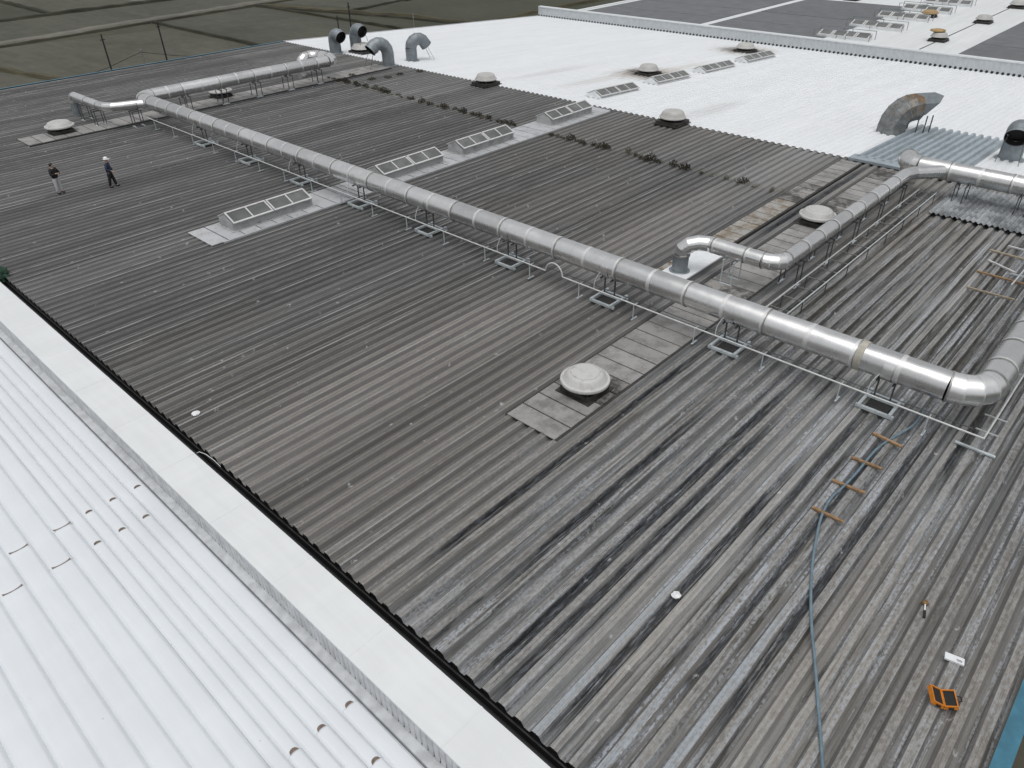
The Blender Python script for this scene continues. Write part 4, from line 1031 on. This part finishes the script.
# ------------------------------------------------------------------ the two men
def skinned(name, verts, edges, radii, mat, parent, sub=2, root=0):
    me = bpy.data.meshes.new(name); me.from_pydata(verts, edges, []); me.update(); me.materials.append(M[mat])
    o = link(name, me, parent)
    sk = o.modifiers.new('skin', 'SKIN'); sk.use_smooth_shade = True
    sv = me.skin_vertices[0].data if me.skin_vertices else None
    if sv is None:
        bm_layer = me.attributes; 
    for i, r in enumerate(radii): sv[i].radius = r if isinstance(r, tuple) else (r, r)
    sv[root].use_root = True
    s = o.modifiers.new('subsurf', 'SUBSURF'); s.levels = sub; s.render_levels = sub
    return o
def chain(parts):
    """list of (polyline, radii) sharing vertices by position"""
    V = []; E = []; Rr = []; key = {}
    for pts, rs in parts:
        prev = None
        for p, r in zip(pts, rs):
            k = tuple(round(c, 4) for c in p)
            if k not in key: key[k] = len(V); V.append(p); Rr.append(r)
            i = key[k]
            if prev is not None and prev != i: E.append((prev, i))
            prev = i
    return V, E, Rr
def add_skin_layer(me):
    import bmesh
    bm = bmesh.new(); bm.from_mesh(me); bm.verts.layers.skin.verify(); bm.to_mesh(me); bm.free()
_old = bpy.data.meshes.new
def person(label, loc, rz, arms, feet, top, legs, head):
    t = thing('person', label, 'person', loc, rz, 'men on the roof')
    (lf, rf) = feet
    hip, chest, neck = (0, 0, .93), (0, .02, 1.30), (0, .02, 1.47)
    def leg(s, f): return [hip, (s * .10, 0, .88), (s * .105 + f[0] * .45, f[1] * .5 + .02, .50), (s * .10 + f[0], f[1], .09), (s * .10 + f[0], f[1] + .14, .045)]
    body = [([hip, (0, .01, 1.10), chest, neck, (0, .03, 1.58), (0, .04, 1.66), (0, .03, 1.72)], [(.13, .10), (.125, .095), (.16, .105), .055, (.072, .085), (.078, .095), (.055, .065)])]
    for s, f in ((-1, lf), (1, rf)): body.append((leg(s, f), [(.13, .10), .085, .055, .04, .035]))
    for s, (el, wr) in ((-1, arms[0]), (1, arms[1])):
        sh = (s * .19, .02, 1.40); body.append(([chest, sh, el, wr], [(.16, .105), .055, .042, .030]))
        d = (Vector(wr) - Vector(el)).normalized(); pm = Vector(wr) + d * .06; sdv = d.cross(Vector((0, 0, 1))); sdv = sdv.normalized() if sdv.length > .1 else Vector((0, 1, 0))
        pmt = tuple(pm); body.append(([wr, pmt], [.030, (.032, .02)]))
        for k, q in enumerate((-.027, -.009, .009, .027)):
            b0 = pm + d * .03 + sdv * q; body.append(([pmt, tuple(b0), tuple(b0 + d * (.035 + .006 * (k in (1, 2)))), tuple(b0 + d * .055 - Z_ * .012)], [(.032, .02), .009, .008, .007]))
        th = Vector(wr) + d * .02 + sdv * -.035; body.append(([wr, tuple(th), tuple(th + d * .035 - sdv * .012)], [.030, .010, .009]))
    V, E, Rr = chain(body); o = _skin('body', V, E, Rr, 'skin', t)
    tr = [([hip, (0, .005, 1.02)], [(.150, .118), (.145, .112)])]
    for s, f in ((-1, lf), (1, rf)): L = leg(s, f); tr.append((L[:4], [(.150, .118), .108, .078, .062]))
    _skin('trousers', *chain(tr), legs, t)
    jk = [([(0, 0, .90), (0, .01, 1.10), chest, (0, .02, 1.445)], [(.165, .130), (.155, .122), (.19, .13), (.085, .08)])]
    for s, (el, wr) in ((-1, arms[0]), (1, arms[1])):
        w2 = Vector(el).lerp(Vector(wr), .9); jk.append(([chest, (s * .19, .02, 1.40), el, tuple(w2)], [(.19, .13), .078, .060, .050]))
    _skin('jacket', *chain(jk), top, t, 1)
    for s, f in ((-1, lf), (1, rf)):
        _skin('shoe', [(s * .10 + f[0], f[1] - .05, .05), (s * .10 + f[0], f[1] + .08, .05), (s * .10 + f[0], f[1] + .19, .04)], [(0, 1), (1, 2)], [(.048, .055), (.05, .048), (.042, .034)], 'blackcloth', t)
    hm = [(.128 * math.cos(a), .015 + b_, c_) for a, b_, c_ in ()]
    if head == 'helmet':
        mb = MB().lathe([(.142, 0), (.145, .012), (.126, .02), (.125, .06), (.105, .11), (.06, .14), (.001, .15)], 24, (0, .045, 1.665)); mb.box(-.09, .09, .14, .245, 1.664, 1.676)
        mb.build('helmet', 'helmet', t, True)
    else:
        MB().lathe([(.09, -.06), (.103, -.02), (.106, .03), (.09, .075), (.05, .105), (.001, .115)], 20, (0, .012, 1.665)).build('hair', 'hair', t, True)
    for s in (-1, 1):
        MB().lathe([(.001, -.012), (.011, -.006), (.011, .006), (.001, .012)], 8, (s * .032, .128, 1.63)).build('eye', 'hair', t, True)
    MB().add([(-.016, .125, 1.60), (.016, .125, 1.60), (0, .155, 1.60), (0, .128, 1.645)], [(0, 1, 2), (0, 2, 3), (1, 3, 2)]).build('nose', 'skin', t)
    MB().box(-.026, .026, .122, .134, 1.568, 1.577).build('mouth', 'brass', t)
    return t
def _skin(name, V, E, Rr, mat, parent, root=0):
    me = bpy.data.meshes.new(name); me.from_pydata([tuple(v) for v in V], E, []); me.update(); me.materials.append(M[mat])
    add_skin_layer(me); o = link(name, me, parent)
    sk = o.modifiers.new('skin', 'SKIN'); sk.use_smooth_shade = True
    sv = me.skin_vertices[0].data; g = 1.22 if name in ('jacket', 'trousers') else 1.08
    for i, r in enumerate(Rr): sv[i].radius = (r[0] * g, r[1] * g) if isinstance(r, tuple) else (r * g, r * g); sv[i].use_root = (i == root)
    s = o.modifiers.new('subsurf', 'SUBSURF'); s.levels = 1; s.render_levels = 2
    return o
p1, p2 = hit(61, 193.5), hit(114, 187.5)
person('man in black jacket and pale grey trousers standing at far left', (p1.x, p1.y, .03), math.radians(205), (((-.30, .08, 1.13), (-.08, .26, 1.16)), ((.30, .08, 1.13), (.07, .28, 1.20))), ((-.02, .02), (.03, -.02)), 'blackcloth', 'greycloth', 'hair')
person('man in white helmet and navy jacket walking on the grey roof', (p2.x, p2.y, .03), math.radians(235), (((-.30, .02, 1.12), (-.28, .16, .90)), ((.30, -.02, 1.12), (.20, .22, 1.02))), ((-.01, .16), (.02, -.14)), 'navy', 'blackcloth', 'helmet')
